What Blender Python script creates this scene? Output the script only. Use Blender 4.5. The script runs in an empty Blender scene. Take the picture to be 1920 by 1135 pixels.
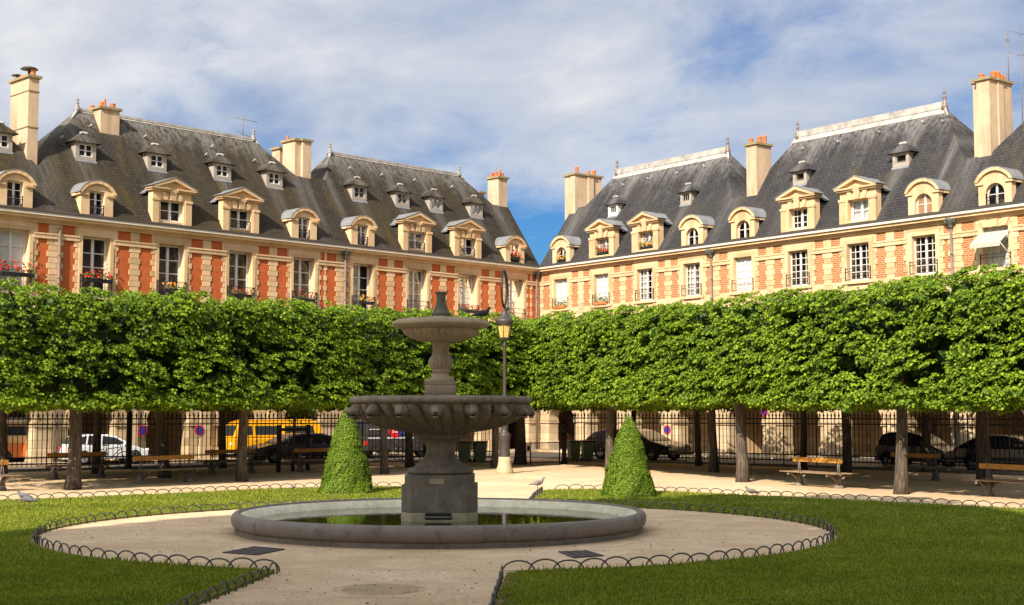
import bpy, bmesh, math, random
import numpy as np
from mathutils import Vector, Matrix
random.seed(7)
rng = np.random.default_rng(7)
R = math.radians
SC = bpy.context.scene
COL = SC.collection

# ------------------------------------------------------------------ camera, sky, sun, exposure
cam = bpy.data.cameras.new('camera')
cam.sensor_width = 36.0
cam.lens = 48.75
cam.clip_end = 2000
camo = bpy.data.objects.new('camera', cam)
COL.objects.link(camo)
camo.location = (0, 0, 2.24)
camo.rotation_euler = (math.pi/2 + 0.0798, 0, 0)
SC.camera = camo
SC.view_settings.view_transform = 'Standard'
SC.view_settings.look = 'None'
SC.view_settings.exposure = 0.72
SC.view_settings.gamma = 1.0

SUN_EL, SUN_AZ = R(36), Vector((0.435, 0.9004))      # the direction in which shadows fall
sl = bpy.data.lights.new('sun', 'SUN')
sl.energy = 5.0
sl.angle = R(0.55)
sl.color = (1.0, 0.89, 0.745)
so = bpy.data.objects.new('sun', sl)
COL.objects.link(so)
ld = Vector((SUN_AZ.x*math.cos(SUN_EL), SUN_AZ.y*math.cos(SUN_EL), -math.sin(SUN_EL)))
so.rotation_euler = ld.to_track_quat('-Z', 'Y').to_euler()
so.location = (-30, -40, 60)

W = bpy.data.worlds.new('World')
SC.world = W
W.use_nodes = True
wt = W.node_tree
wt.nodes.clear()


class NT:
    """small helper to write node graphs"""
    def __init__(s, nt):
        s.nt = nt

    def n(s, typ, ins=None, **kw):
        nd = s.nt.nodes.new(typ)
        for k, v in kw.items():
            setattr(nd, k, v)
        for k, v in (ins or {}).items():
            if isinstance(v, bpy.types.NodeSocket):
                s.nt.links.new(v, nd.inputs[k])
            else:
                nd.inputs[k].default_value = v
        return nd

    def math(s, op, a, b=None, c=None, clamp=False):
        ins = {0: a}
        if b is not None:
            ins[1] = b
        if c is not None:
            ins[2] = c
        return s.n('ShaderNodeMath', ins, operation=op, use_clamp=clamp).outputs[0]

    def noise(s, vec, scale, detail=4, rough=0.55, dist=0.0, out=0):
        return s.n('ShaderNodeTexNoise', {'Vector': vec, 'Scale': scale, 'Detail': detail, 'Roughness': rough, 'Distortion': dist}).outputs[out]

    def ramp(s, fac, stops, interp='LINEAR'):
        r = s.n('ShaderNodeValToRGB', {0: fac})
        cr = r.color_ramp
        cr.interpolation = interp
        while len(cr.elements) < len(stops):
            cr.elements.new(0.5)
        for e, (p, c) in zip(cr.elements, stops):
            e.position = p
            e.color = (c, c, c, 1) if isinstance(c, (int, float)) else (c[0], c[1], c[2], 1)
        return r.outputs[0]

    def mix(s, fac, a, b, mode='MIX'):
        nd = s.nt.nodes.new('ShaderNodeMix')
        nd.data_type = 'RGBA'
        nd.blend_type = mode
        for k, v in ((0, fac), (6, a), (7, b)):
            if isinstance(v, bpy.types.NodeSocket):
                s.nt.links.new(v, nd.inputs[k])
            elif k == 0:
                nd.inputs[0].default_value = v
            else:
                nd.inputs[k].default_value = (v[0], v[1], v[2], 1)
        return nd.outputs[2]

    def sep(s, vec):
        return s.n('ShaderNodeSeparateXYZ', {0: vec}).outputs

    def comb(s, x, y, z):
        return s.n('ShaderNodeCombineXYZ', {0: x, 1: y, 2: z}).outputs[0]

    def link(s, a, b):
        s.nt.links.new(a, b)


def build_sky():
    t = NT(wt)
    sky = t.n('ShaderNodeTexSky')
    sky.sky_type = 'NISHITA'
    sky.sun_disc = False
    sky.sun_elevation = SUN_EL
    sky.sun_rotation = R(210)
    sky.air_density = 1.0
    sky.dust_density = 0.6
    sky.ozone_density = 1.6
    dirv = t.n('ShaderNodeTexCoord').outputs['Generated']
    x, y, z = t.sep(dirv)
    # cloud layer: the view direction meets a high flat sheet
    zz = t.math('ADD', t.math('MAXIMUM', z, 0.0), 0.22)
    px = t.math('DIVIDE', x, zz)
    py = t.math('DIVIDE', y, zz)
    p = t.comb(t.math('ADD', px, t.math('MULTIPLY', py, 0.25)), t.math('MULTIPLY', py, 0.8), 5.2)
    big = t.noise(p, 1.5, 2, 0.5, 0.2)
    mid = t.noise(p, 3.1, 9, 0.62, 0.35)
    dens = t.math('ADD', t.math('MULTIPLY', big, 0.62), t.math('MULTIPLY', mid, 0.50))
    # more cover to the upper left, open blue low down
    lowz = t.math('ADD', t.n('ShaderNodeMapRange', {0: z, 1: 0.118, 2: 0.165, 3: -0.24, 4: 0.0}).outputs[0], t.n('ShaderNodeMapRange', {0: z, 1: 0.15, 2: 0.26, 3: -0.035, 4: 0.075}).outputs[0])
    side = t.n('ShaderNodeMapRange', {0: x, 1: -0.38, 2: 0.38, 3: 0.11, 4: -0.03}).outputs[0]
    dens = t.math('ADD', t.math('ADD', dens, lowz), side)
    cover = t.ramp(dens, [(0.42, 0.0), (0.49, 0.28), (0.60, 0.74), (0.74, 1.0)])
    shade = t.ramp(t.noise(p, 2.0, 8, 0.6, 0.3), [(0.30, (0.47, 0.54, 0.68)), (0.50, (0.72, 0.745, 0.80)), (0.68, (0.98, 0.965, 0.95))])
    # added cloud brightness round the sun, out of view, to fill the shade
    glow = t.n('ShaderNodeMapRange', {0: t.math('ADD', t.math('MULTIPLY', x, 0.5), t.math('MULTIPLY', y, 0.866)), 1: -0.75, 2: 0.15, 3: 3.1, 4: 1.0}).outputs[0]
    # low sky out of view darkened, as if opposite wings and trees blocked it
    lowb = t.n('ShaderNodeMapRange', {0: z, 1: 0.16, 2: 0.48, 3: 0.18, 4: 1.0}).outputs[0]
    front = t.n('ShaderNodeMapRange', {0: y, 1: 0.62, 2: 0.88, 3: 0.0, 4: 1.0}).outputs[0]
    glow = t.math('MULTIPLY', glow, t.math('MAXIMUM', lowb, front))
    skyc = t.mix(1.0, sky.outputs[0], (0.15, 0.34, 0.56), 'MULTIPLY')
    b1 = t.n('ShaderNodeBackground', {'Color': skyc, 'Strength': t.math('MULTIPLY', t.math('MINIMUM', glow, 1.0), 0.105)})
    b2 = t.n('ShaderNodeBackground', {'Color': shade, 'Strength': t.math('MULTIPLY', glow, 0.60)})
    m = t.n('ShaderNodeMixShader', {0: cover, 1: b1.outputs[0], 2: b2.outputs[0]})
    o = t.n('ShaderNodeOutputWorld')
    t.link(m.outputs[0], o.inputs[0])


build_sky()

# ------------------------------------------------------------------ frames of the two wings
YL, YR = 0.8026, 0.6558
CX, CY = 1.6755, 83.44
UL = (-math.cos(YL), -math.sin(YL)); NL = (math.sin(YL), -math.cos(YL))
UR = (math.sin(YR), -math.cos(YR)); NR = (-math.cos(YR), -math.sin(YR))


def frame(side):
    u, n = (UL, NL) if side == 'L' else (UR, NR)
    dz = 0.0 if side == 'L' else 0.003
    def T(a, b, c):
        return (CX + u[0]*a + n[0]*b, CY + u[1]*a + n[1]*b, c+dz)
    return T


FT = 2600.0
CT, ST = math.cos(0.0798), math.sin(0.0798)


def at(x, y, z=0.0):
    """ground point seen at a photograph pixel"""
    u = (x-960)/FT; v = (567.5-y)/FT
    d = (u, CT - v*ST, ST + v*CT)
    t = (z-2.24)/d[2]
    return (d[0]*t, d[1]*t, z)


# ------------------------------------------------------------------ materials
def new_mat(name):
    m = bpy.data.materials.new(name)
    m.use_nodes = True
    t = NT(m.node_tree)
    bs = m.node_tree.nodes['Principled BSDF']
    return m, t, bs


def pos(t):
    return t.n('ShaderNodeNewGeometry').outputs['Position']


def bump(t, bs, h, strength, dist):
    b = t.n('ShaderNodeBump', {'Height': h, 'Strength': strength, 'Distance': dist})
    t.link(b.outputs[0], bs.inputs['Normal'])


def flat(name, c, rough=0.6, metal=0.0, var=0.12, scale=6.0, spec=0.4, obj=True):
    m, t, bs = new_mat(name)
    v = t.n('ShaderNodeTexCoord').outputs['Object'] if obj else pos(t)
    nz = t.noise(v, scale, 5, 0.6)
    col = t.ramp(nz, [(0.25, tuple(k*(1-var) for k in c)), (0.75, tuple(min(1, k*(1+var)) for k in c))])
    t.link(col, bs.inputs['Base Color'])
    bs.inputs['Roughness'].default_value = rough
    bs.inputs['Metallic'].default_value = metal
    bs.inputs['Specular IOR Level'].default_value = spec
    return m


MAT = {}


def gravel_mat(name, cs, *a):
    m, t, bs = new_mat(name)
    p = pos(t)
    big = t.noise(p, 0.35, 6, 0.66)
    x, y, z = t.sep(p)
    rake = t.noise(t.comb(t.math('MULTIPLY', x, 1.5), t.math('MULTIPLY', y, 1.9), 0.0), 1.0, 5, 0.65)
    fine = t.noise(p, 13.0, 5, 0.75)
    vor = t.n('ShaderNodeTexVoronoi', {'Vector': p, 'Scale': 26.0}).outputs['Distance']
    c = t.ramp(big, [(0.34, cs[0]), (0.52, cs[1]), (0.68, cs[2])])
    c = t.mix(t.ramp(rake, [(0.40, 0.40), (0.60, 0.0)]), c, tuple(k*0.78 for k in cs[0]))
    c = t.mix(t.ramp(fine, [(0.34, 0.55), (0.56, 0.0)]), c, tuple(k*0.60 for k in cs[0]))
    c = t.mix(t.ramp(fine, [(0.60, 0.0), (0.76, 0.5)]), c, tuple(min(0.9, k*1.18) for k in cs[2]))
    # scattered dark crumbs and bits of leaf
    crumbs = t.noise(p, 34.0, 2, 0.5)
    c = t.mix(t.ramp(crumbs, [(0.70, 0.0), (0.74, 0.75)]), c, (0.16, 0.10, 0.055))
    # trodden damp earth close round the basin
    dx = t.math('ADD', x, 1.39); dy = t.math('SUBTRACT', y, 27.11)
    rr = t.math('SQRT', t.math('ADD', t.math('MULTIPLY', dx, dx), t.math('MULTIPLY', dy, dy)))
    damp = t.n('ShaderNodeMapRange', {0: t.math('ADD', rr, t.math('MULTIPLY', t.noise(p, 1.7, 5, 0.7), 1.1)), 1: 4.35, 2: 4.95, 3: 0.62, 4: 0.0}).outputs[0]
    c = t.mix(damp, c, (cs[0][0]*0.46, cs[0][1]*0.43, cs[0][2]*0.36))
    t.link(c, bs.inputs['Base Color'])
    bs.inputs['Roughness'].default_value = 0.95
    bs.inputs['Specular IOR Level'].default_value = 0.12
    bump(t, bs, t.math('ADD', fine, t.math('MULTIPLY', vor, 0.5)), 0.55, 0.03)
    return m


def stone(name, base, dark, block=None):
    m, t, bs = new_mat(name)
    p = pos(t)
    a = t.noise(p, 0.9, 5, 0.62)
    b = t.noise(p, 9.0, 4, 0.6)
    x, y, z = t.sep(p)
    streak = t.noise(t.comb(t.math('MULTIPLY', x, 3.0), t.math('MULTIPLY', y, 3.0), t.math('MULTIPLY', z, 0.35)), 1.0, 4, 0.6)
    c = t.ramp(a, [(0.30, dark), (0.62, base)])
    c = t.mix(t.ramp(b, [(0.3, 0.22), (0.7, 0.0)]), c, tuple(k*0.70 for k in base))
    c = t.mix(t.ramp(streak, [(0.56, 0.0), (0.74, 0.42)]), c, tuple(k*0.55 for k in dark))
    if block:
        br = t.n('ShaderNodeTexBrick', {'Vector': t.comb(t.math('ADD', x, y), z, 0.0), 'Scale': 1.0, 'Mortar Size': 0.012, 'Brick Width': block[0], 'Row Height': block[1],
                                        'Color1': (1, 1, 1, 1), 'Color2': (0.80, 0.78, 0.74, 1), 'Mortar': (0.52, 0.48, 0.42, 1)})
        c = t.mix(1.0, c, br.outputs[0], 'MULTIPLY')
    isl = t.n('ShaderNodeNewGeometry').outputs['Random Per Island']
    c = t.mix(1.0, c, t.ramp(isl, [(0.0, (0.76, 0.73, 0.68)), (0.6, (1, 1, 1)), (1.0, (1.08, 1.05, 1.0))]), 'MULTIPLY')
    t.link(c, bs.inputs['Base Color'])
    bs.inputs['Roughness'].default_value = 0.9
    bs.inputs['Specular IOR Level'].default_value = 0.2
    bump(t, bs, b, 0.25, 0.02)
    return m


def brick(name, udir, c1, c2, mortar, w=0.26, h=0.09, ms=0.010):
    m, t, bs = new_mat(name)
    p = pos(t)
    u = t.n('ShaderNodeVectorMath', {0: p, 1: (udir[0], udir[1], 0)}, operation='DOT_PRODUCT').outputs['Value']
    z = t.sep(p)[2]
    br = t.n('ShaderNodeTexBrick', {'Vector': t.comb(u, z, 0.0), 'Scale': 1.0, 'Mortar Size': ms, 'Brick Width': w, 'Row Height': h, 'Bias': -0.1,
                                    'Color1': c1+(1,), 'Color2': c2+(1,), 'Mortar': mortar+(1,)})
    nz = t.noise(p, 1.6, 5, 0.6)
    c = t.mix(t.ramp(nz, [(0.35, 0.30), (0.65, 0.0)]), br.outputs[0], tuple(k*0.62 for k in c2))
    t.link(c, bs.inputs['Base Color'])
    bs.inputs['Roughness'].default_value = 0.85
    bs.inputs['Specular IOR Level'].default_value = 0.2
    bump(t, bs, br.outputs['Fac'], -0.3, 0.01)
    return m


def slate(name, udir, ndir, base, moss, pale, runs=()):
    m, t, bs = new_mat(name)
    p = pos(t)
    d = (udir[0]+0.75*ndir[0], udir[1]+0.75*ndir[1], 0)
    z = t.sep(p)[2]
    u = t.math('ADD', t.n('ShaderNodeVectorMath', {0: p, 1: d}, operation='DOT_PRODUCT').outputs['Value'], t.math('MULTIPLY', z, 0.75/1.45))
    wob = t.noise(p, 0.8, 2, 0.5)
    zw = t.math('ADD', z, t.math('MULTIPLY', wob, 0.10))
    k1 = tuple(k*1.2 for k in base); k2 = tuple(k*0.78 for k in base); k3 = tuple(k*0.40 for k in base)
    br = t.n('ShaderNodeTexBrick', {'Vector': t.comb(u, zw, 0.0), 'Scale': 1.0, 'Mortar Size': 0.020, 'Brick Width': 0.26, 'Row Height': 0.15, 'Mortar Smooth': 0.3,
                                    'Color1': k1+(1,), 'Color2': k2+(1,), 'Mortar': k3+(1,)})
    big = t.noise(p, 0.45, 6, 0.65)
    c = t.mix(t.ramp(big, [(0.42, 0.0), (0.66, 0.75)]), br.outputs[0], moss)
    st = t.noise(t.comb(t.math('MULTIPLY', u, 2.6), 0.0, t.math('MULTIPLY', z, 0.22)), 1.0, 6, 0.72)
    high = t.n('ShaderNodeMapRange', {0: z, 1: 13.2, 2: 16.8, 3: 0.08, 4: 1.0}).outputs[0]
    lich = t.noise(p, 3.2, 6, 0.75)
    f = t.math('MULTIPLY', t.math('MULTIPLY', t.ramp(st, [(0.42, 0.0), (0.64, 0.75)]), high), t.ramp(lich, [(0.40, 0.0), (0.64, 0.9)]))
    c = t.mix(f, c, pale)
    ridge = t.n('ShaderNodeMapRange', {0: t.math('ADD', z, t.math('MULTIPLY', st, 1.6)), 1: 16.2, 2: 17.3, 3: 0.0, 4: 1.0}).outputs[0]
    spots = t.noise(t.comb(t.math('MULTIPLY', u, 5.0), 0.0, t.math('MULTIPLY', z, 3.0)), 1.0, 5, 0.8)
    c = t.mix(t.math('MULTIPLY', ridge, t.ramp(spots, [(0.42, 0.0), (0.58, 0.85)])), c, tuple(k*1.15 for k in pale))
    mo = t.noise(t.comb(t.math('MULTIPLY', u, 0.7), 3.0, t.math('MULTIPLY', z, 0.28)), 1.0, 4, 0.6)
    c = t.mix(t.math('MULTIPLY', t.ramp(mo, [(0.56, 0.0), (0.70, 0.8)]), t.ramp(lich, [(0.35, 0.4), (0.6, 1.0)])), c, (moss[0]*1.5, moss[1]*1.45, moss[2]*0.8))
    # pale lime runs below flashings, valleys and dormers
    uu = t.n('ShaderNodeVectorMath', {0: t.n('ShaderNodeVectorMath', {0: p, 1: (CX, CY, 0)}, operation='SUBTRACT').outputs[0], 1: (udir[0], udir[1], 0)}, operation='DOT_PRODUCT').outputs['Value']
    tot = None
    for uc, w in runs:
        d_ = t.math('ABSOLUTE', t.math('SUBTRACT', uu, uc))
        e_ = t.math('SUBTRACT', 1.0, t.math('DIVIDE', d_, w), clamp=True)
        tot = e_ if tot is None else t.math('MAXIMUM', tot, e_)
    if tot is not None:
        st2 = t.noise(t.comb(t.math('MULTIPLY', u, 7.0), 0.0, t.math('MULTIPLY', z, 0.5)), 1.0, 6, 0.75)
        low = t.n('ShaderNodeMapRange', {0: z, 1: 11.4, 2: 14.2, 3: 0.35, 4: 1.0}).outputs[0]
        f2 = t.math('MULTIPLY', t.math('MULTIPLY', t.ramp(st2, [(0.36, 0.0), (0.62, 0.70)]), tot), low)
        c = t.mix(f2, c, pale)
    fine = t.noise(p, 14.0, 3, 0.7)
    c = t.mix(t.ramp(fine, [(0.35, 0.28), (0.65, 0.0)]), c, k3)
    t.link(c, bs.inputs['Base Color'])
    bs.inputs['Roughness'].default_value = 0.8
    bs.inputs['Specular IOR Level'].default_value = 0.10
    bump(t, bs, t.math('ADD', br.outputs['Fac'], t.math('MULTIPLY', fine, -0.6)), -0.5, 0.03)
    return m


def plaster(name, base):
    m, t, bs = new_mat(name)
    p = pos(t)
    x, y, z = t.sep(p)
    st = t.noise(t.comb(t.math('MULTIPLY', x, 2.2), t.math('MULTIPLY', y, 2.2), t.math('MULTIPLY', z, 0.3)), 1.0, 5, 0.6)
    b = t.noise(p, 1.3, 5, 0.6)
    c = t.ramp(b, [(0.3, tuple(k*0.82 for k in base)), (0.7, base)])
    c = t.mix(t.ramp(st, [(0.46, 0.0), (0.70, 0.60)]), c, (base[0]*0.50, base[1]*0.45, base[2]*0.36))
    c = t.mix(t.ramp(t.noise(p, 5.0, 5, 0.7), [(0.5, 0.0), (0.72, 0.35)]), c, tuple(k*0.6 for k in base))
    t.link(c, bs.inputs['Base Color'])
    bs.inputs['Roughness'].default_value = 0.9
    bs.inputs['Specular IOR Level'].default_value = 0.15
    return m


def glass(name, tint, gloss):
    m, t, bs = new_mat(name)
    nt = m.node_tree
    nt.nodes.remove(bs)
    lw = t.n('ShaderNodeLayerWeight', {'Blend': gloss})
    tr = t.n('ShaderNodeBsdfTransparent', {'Color': tint+(1,)})
    gl = t.n('ShaderNodeBsdfGlossy', {'Color': (0.95, 0.97, 1, 1), 'Roughness': 0.02})
    # old window panes are not quite flat
    nz = t.noise(pos(t), 1.7, 2, 0.5)
    b = t.n('ShaderNodeBump', {'Height': nz, 'Strength': 0.10, 'Distance': 0.3})
    t.link(b.outputs[0], gl.inputs['Normal'])
    mx = t.n('ShaderNodeMixShader', {0: lw.outputs['Fresnel'], 1: tr.outputs[0], 2: gl.outputs[0]})
    t.link(mx.outputs[0], nt.nodes['Material Output'].inputs[0])
    return m


def leafmat(name, dark, light, trans=0.35, hue=None):
    m, t, bs = new_mat(name)
    nt = m.node_tree
    nt.nodes.remove(bs)
    g = t.n('ShaderNodeNewGeometry')
    cl = t.noise(g.outputs['Position'], 1.1, 3, 0.6) if 'grass' not in name else t.math('ADD', t.math('MULTIPLY', t.noise(g.outputs['Position'], 0.5, 5, 0.65), 1.5), -0.25)
    r = t.math('ADD', t.math('MULTIPLY', g.outputs['Random Per Island'], 0.65), t.math('MULTIPLY', cl, 0.5))
    mid = tuple(a*0.62+b*0.38 for a, b in zip(dark, light))
    c = t.ramp(r, [(0.20, dark), (0.58, mid), (0.92, light)])
    df = t.n('ShaderNodeBsdfPrincipled', {'Base Color': c, 'Roughness': 0.55, 'Specular IOR Level': 0.22})
    ct = t.mix(1.0, c, (1.02, 1.03, 0.32), 'MULTIPLY')
    tl = t.n('ShaderNodeBsdfTranslucent', {'Color': ct})
    mx = t.n('ShaderNodeMixShader', {0: trans, 1: df.outputs[0], 2: tl.outputs[0]})
    t.link(mx.outputs[0], nt.nodes['Material Output'].inputs[0])
    return m


def ground_mat(name, cs, scale, fine, bmp=0.3, rough=0.95):
    m, t, bs = new_mat(name)
    p = pos(t)
    a = t.noise(p, scale, 6, 0.62)
    b = t.noise(p, fine, 4, 0.7)
    c = t.ramp(a, [(0.30, cs[0]), (0.52, cs[1]), (0.72, cs[2])])
    c = t.mix(t.ramp(b, [(0.32, 0.45), (0.60, 0.0)]), c, tuple(k*0.62 for k in cs[0]))
    c = t.mix(t.ramp(t.noise(p, fine*0.37, 3, 0.6), [(0.60, 0.0), (0.75, 0.35)]), c, tuple(min(1, k*1.25) for k in cs[2]))
    t.link(c, bs.inputs['Base Color'])
    bs.inputs['Roughness'].default_value = rough
    bs.inputs['Specular IOR Level'].default_value = 0.15
    bump(t, bs, b, bmp, 0.02)
    return m


def build_mats():
    M = MAT
    M['stone'] = stone('warm_limestone', (0.70, 0.505, 0.305), (0.56, 0.375, 0.20))
    M['arcade'] = stone('ashlar_limestone', (0.66, 0.52, 0.34), (0.46, 0.34, 0.20), (0.75, 0.36))
    M['brickL'] = brick('red_brick', UL, (0.52, 0.125, 0.034), (0.44, 0.098, 0.027), (0.44, 0.16, 0.06), ms=0.006)
    M['brickR'] = brick('orange_brick', UR, (0.31, 0.100, 0.032), (0.42, 0.160, 0.056), (0.52, 0.36, 0.21), h=0.095, ms=0.014)
    M['slateL'] = slate('brown_slate', UL, NL, (0.046, 0.039, 0.031), (0.058, 0.045, 0.022), (0.19, 0.18, 0.165), ((29.2, 0.8), (31.5, 1.2), (14.2, 0.35), (16.5, 0.6), (15.9, 0.35), (1.2, 0.7), (18.3, 0.6), (25.2, 0.55), (21.4, 0.55), (12.5, 0.6), (9.4, 0.5), (6.7, 0.5), (3.5, 0.5)))
    M['slateR'] = slate('grey_slate', UR, NR, (0.043, 0.042, 0.044), (0.052, 0.047, 0.043), (0.21, 0.20, 0.195), ((14.3, 0.9), (29.0, 1.1), (1.0, 1.0), (4.6, 0.5), (10.7, 0.5), (18.6, 0.6), (24.9, 0.6), (27.6, 0.4)))
    M['zinc'] = flat('zinc', (0.22, 0.225, 0.23), 0.55, 0.2, 0.3, 2.0)
    M['zincpale'] = flat('pale_zinc', (0.36, 0.335, 0.30), 0.85, 0.0, 0.42, 2.2)
    M['fascia'] = flat('painted_fascia', (0.66, 0.59, 0.50), 0.6, 0, 0.12, 2.0)
    M['gutter'] = flat('dark_gutter', (0.06, 0.055, 0.05), 0.6, 0, 0.2, 4.0)
    M['plaster'] = plaster('chimney_plaster', (0.60, 0.445, 0.30))
    M['capstone'] = flat('mossy_capstone', (0.27, 0.21, 0.11), 0.9, 0, 0.3, 4.0)
    M['terracotta'] = flat('terracotta', (0.52, 0.155, 0.045), 0.8, 0, 0.25, 3.0)
    M['canvas'] = flat('awning_canvas', (0.42, 0.38, 0.32), 0.8, 0, 0.08, 3.0)
    M['white'] = flat('white_paint', (0.64, 0.61, 0.56), 0.5, 0, 0.06, 5.0)
    M['iron'] = flat('black_iron', (0.022, 0.021, 0.024), 0.5, 0.3, 0.3, 8.0)
    M['glassD'] = glass('window_glass', (0.82, 0.83, 0.82), 0.30)
    M['glassR'] = glass('sunny_window_glass', (0.88, 0.88, 0.86), 0.10)
    M['room'] = flat('dim_room', (0.22, 0.155, 0.105), 0.9, 0, 0.5, 0.8)
    M['curtain'] = flat('curtain_cloth', (0.62, 0.58, 0.52), 0.9, 0, 0.15, 3.0)
    M['blind'] = flat('white_blind', (0.80, 0.80, 0.80), 0.8, 0, 0.04, 1.0)
    M['woodbrown'] = flat('brown_wood', (0.30, 0.17, 0.085), 0.7, 0, 0.25, 5.0)
    M['dullwood'] = flat('weathered_grey_wood', (0.33, 0.29, 0.24), 0.8, 0, 0.2, 6.0)
    M['reddoor'] = flat('dark_red_door', (0.055, 0.014, 0.009), 0.55, 0, 0.3, 3.0)
    M['pipe'] = flat('lead_pipe', (0.19, 0.145, 0.12), 0.5, 0.1, 0.2, 3.0)
    M['hopper'] = flat('green_hopper', (0.10, 0.115, 0.095), 0.6, 0.1, 0.3, 5.0)
    M['green'] = leafmat('planter_green', (0.05, 0.12, 0.02), (0.16, 0.30, 0.05), 0.2)
    M['redflower'] = flat('red_petals', (0.50, 0.008, 0.014), 0.6, 0, 0.3, 20.0)
    M['yellowflower'] = flat('orange_petals', (0.75, 0.27, 0.04), 0.6, 0, 0.4, 20.0)
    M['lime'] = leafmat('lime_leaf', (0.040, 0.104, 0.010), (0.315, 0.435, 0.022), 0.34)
    M['limein'] = leafmat('lime_leaf_shaded', (0.014, 0.034, 0.004), (0.035, 0.070, 0.008), 0.10)  # darker copy of the lime leaf, crown shade put into the colour
    M['yew'] = leafmat('yew_sprig', (0.045, 0.098, 0.006), (0.215, 0.300, 0.020), 0.12)
    M['chestnut'] = leafmat('chestnut_leaf', (0.03, 0.07, 0.012), (0.09, 0.16, 0.03), 0.2)
    M['grass'] = leafmat('grass_blade', (0.085, 0.145, 0.012), (0.420, 0.420, 0.055), 0.48)
    M['turf'] = ground_mat('turf', ((0.110, 0.155, 0.018), (0.160, 0.200, 0.024), (0.230, 0.250, 0.04)), 0.9, 28.0, 0.6)
    M['gravel'] = gravel_mat('sandy_gravel', ((0.60, 0.420, 0.245), (0.74, 0.535, 0.335), (0.82, 0.615, 0.405)), 0.55, 16.0, 0.4)
    M['asphalt'] = ground_mat('asphalt', ((0.10, 0.088, 0.075), (0.13, 0.115, 0.098), (0.16, 0.14, 0.12)), 0.8, 20.0, 0.2)
    M['pavement'] = ground_mat('pavement_slabs', ((0.30, 0.25, 0.19), (0.36, 0.30, 0.23), (0.42, 0.35, 0.27)), 0.8, 12.0, 0.1)
    M['soil'] = ground_mat('bare_soil', ((0.15, 0.095, 0.055), (0.24, 0.16, 0.095), (0.36, 0.25, 0.15)), 3.0, 24.0, 0.5)
    M['deadleaf'] = flat('dead_leaf', (0.20, 0.115, 0.05), 0.9, 0, 0.5, 30.0)
    M['bark'] = None
    m, t, bs = new_mat('lime_bark')
    p = pos(t)
    x, y, z = t.sep(p)
    v = t.comb(t.math('MULTIPLY', x, 22.0), t.math('MULTIPLY', y, 22.0), t.math('MULTIPLY', z, 2.2))
    nz = t.noise(v, 1.0, 6, 0.7, 0.6)
    c = t.ramp(nz, [(0.30, (0.028, 0.020, 0.015)), (0.50, (0.078, 0.058, 0.042)), (0.70, (0.22, 0.172, 0.124))])
    t.link(c, bs.inputs['Base Color'])
    bs.inputs['Roughness'].default_value = 0.95
    bump(t, bs, nz, 0.9, 0.05)
    M['bark'] = m
    # fountain stone: dark volcanic grey with pale lime runs
    m, t, bs = new_mat('fountain_stone')
    p = pos(t)
    x, y, z = t.sep(p)
    a = t.noise(p, 2.2, 6, 0.65)
    st = t.noise(t.comb(t.math('MULTIPLY', x, 9.0), t.math('MULTIPLY', y, 9.0), t.math('MULTIPLY', z, 1.1)), 1.0, 5, 0.65)
    c = t.ramp(a, [(0.30, (0.125, 0.098, 0.066)), (0.70, (0.270, 0.215, 0.145))])
    c = t.mix(t.ramp(st, [(0.54, 0.0), (0.76, 0.60)]), c, (0.40, 0.335, 0.24))
    c = t.mix(t.ramp(st, [(0.28, 0.55), (0.44, 0.0)]), c, (0.040, 0.033, 0.026))
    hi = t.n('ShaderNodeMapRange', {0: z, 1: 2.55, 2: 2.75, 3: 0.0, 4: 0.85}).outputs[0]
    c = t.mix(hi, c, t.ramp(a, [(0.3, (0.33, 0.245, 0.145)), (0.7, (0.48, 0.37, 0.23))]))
    c = t.mix(t.ramp(t.noise(p, 26.0, 3, 0.7), [(0.3, 0.35), (0.6, 0.0)]), c, (0.05, 0.043, 0.035))
    t.link(c, bs.inputs['Base Color'])
    bs.inputs['Roughness'].default_value = 0.8
    bump(t, bs, t.noise(p, 18.0, 4, 0.7), 0.35, 0.02)
    M['fstone'] = m
    m, t, bs = new_mat('rim_stone')
    p = pos(t)
    a = t.noise(p, 1.6, 6, 0.65)
    ang = t.math('ARCTAN2', t.math('SUBTRACT', t.sep(p)[1], 27.11), t.math('ADD', t.sep(p)[0], 1.39))
    st = t.noise(t.comb(t.math('MULTIPLY', ang, 16.0), 0.0, t.math('MULTIPLY', t.sep(p)[2], 2.5)), 1.0, 6, 0.7)
    c = t.ramp(a, [(0.3, (0.150, 0.120, 0.094)), (0.7, (0.245, 0.200, 0.158))])
    c = t.mix(t.ramp(st, [(0.30, 0.75), (0.46, 0.0)]), c, (0.055, 0.045, 0.038))
    t.link(c, bs.inputs['Base Color'])
    bs.inputs['Roughness'].default_value = 0.7
    bump(t, bs, t.noise(p, 20.0, 4, 0.7), 0.3, 0.02)
    M['rim'] = m
    M['limewash'] = ground_mat('pale_basin_render', ((0.62, 0.55, 0.37), (0.76, 0.69, 0.48), (0.83, 0.76, 0.57)), 1.2, 8.0, 0.1, 0.8)
    M['footstone'] = ground_mat('grey_foot_stone', ((0.15, 0.125, 0.095), (0.20, 0.17, 0.13), (0.26, 0.22, 0.17)), 2.0, 12.0, 0.2, 0.85)
    M['palestone'] = ground_mat('pale_plinth_stone', ((0.36, 0.30, 0.17), (0.44, 0.37, 0.23), (0.50, 0.43, 0.28)), 2.0, 12.0, 0.1, 0.8)
    m, t, bs = new_mat('basin_water')
    bs.inputs['Base Color'].default_value = (0.050, 0.045, 0.010, 1)
    bs.inputs['Roughness'].default_value = 0.02
    bs.inputs['IOR'].default_value = 1.33
    bs.inputs['Specular IOR Level'].default_value = 0.5
    bump(t, bs, t.noise(pos(t), 2.6, 2, 0.5), 0.035, 0.05)
    M['water'] = m
    M['finialgrey'] = flat('grey_lead_finial', (0.25, 0.24, 0.22), 0.7, 0.1, 0.25, 4.0)
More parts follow.
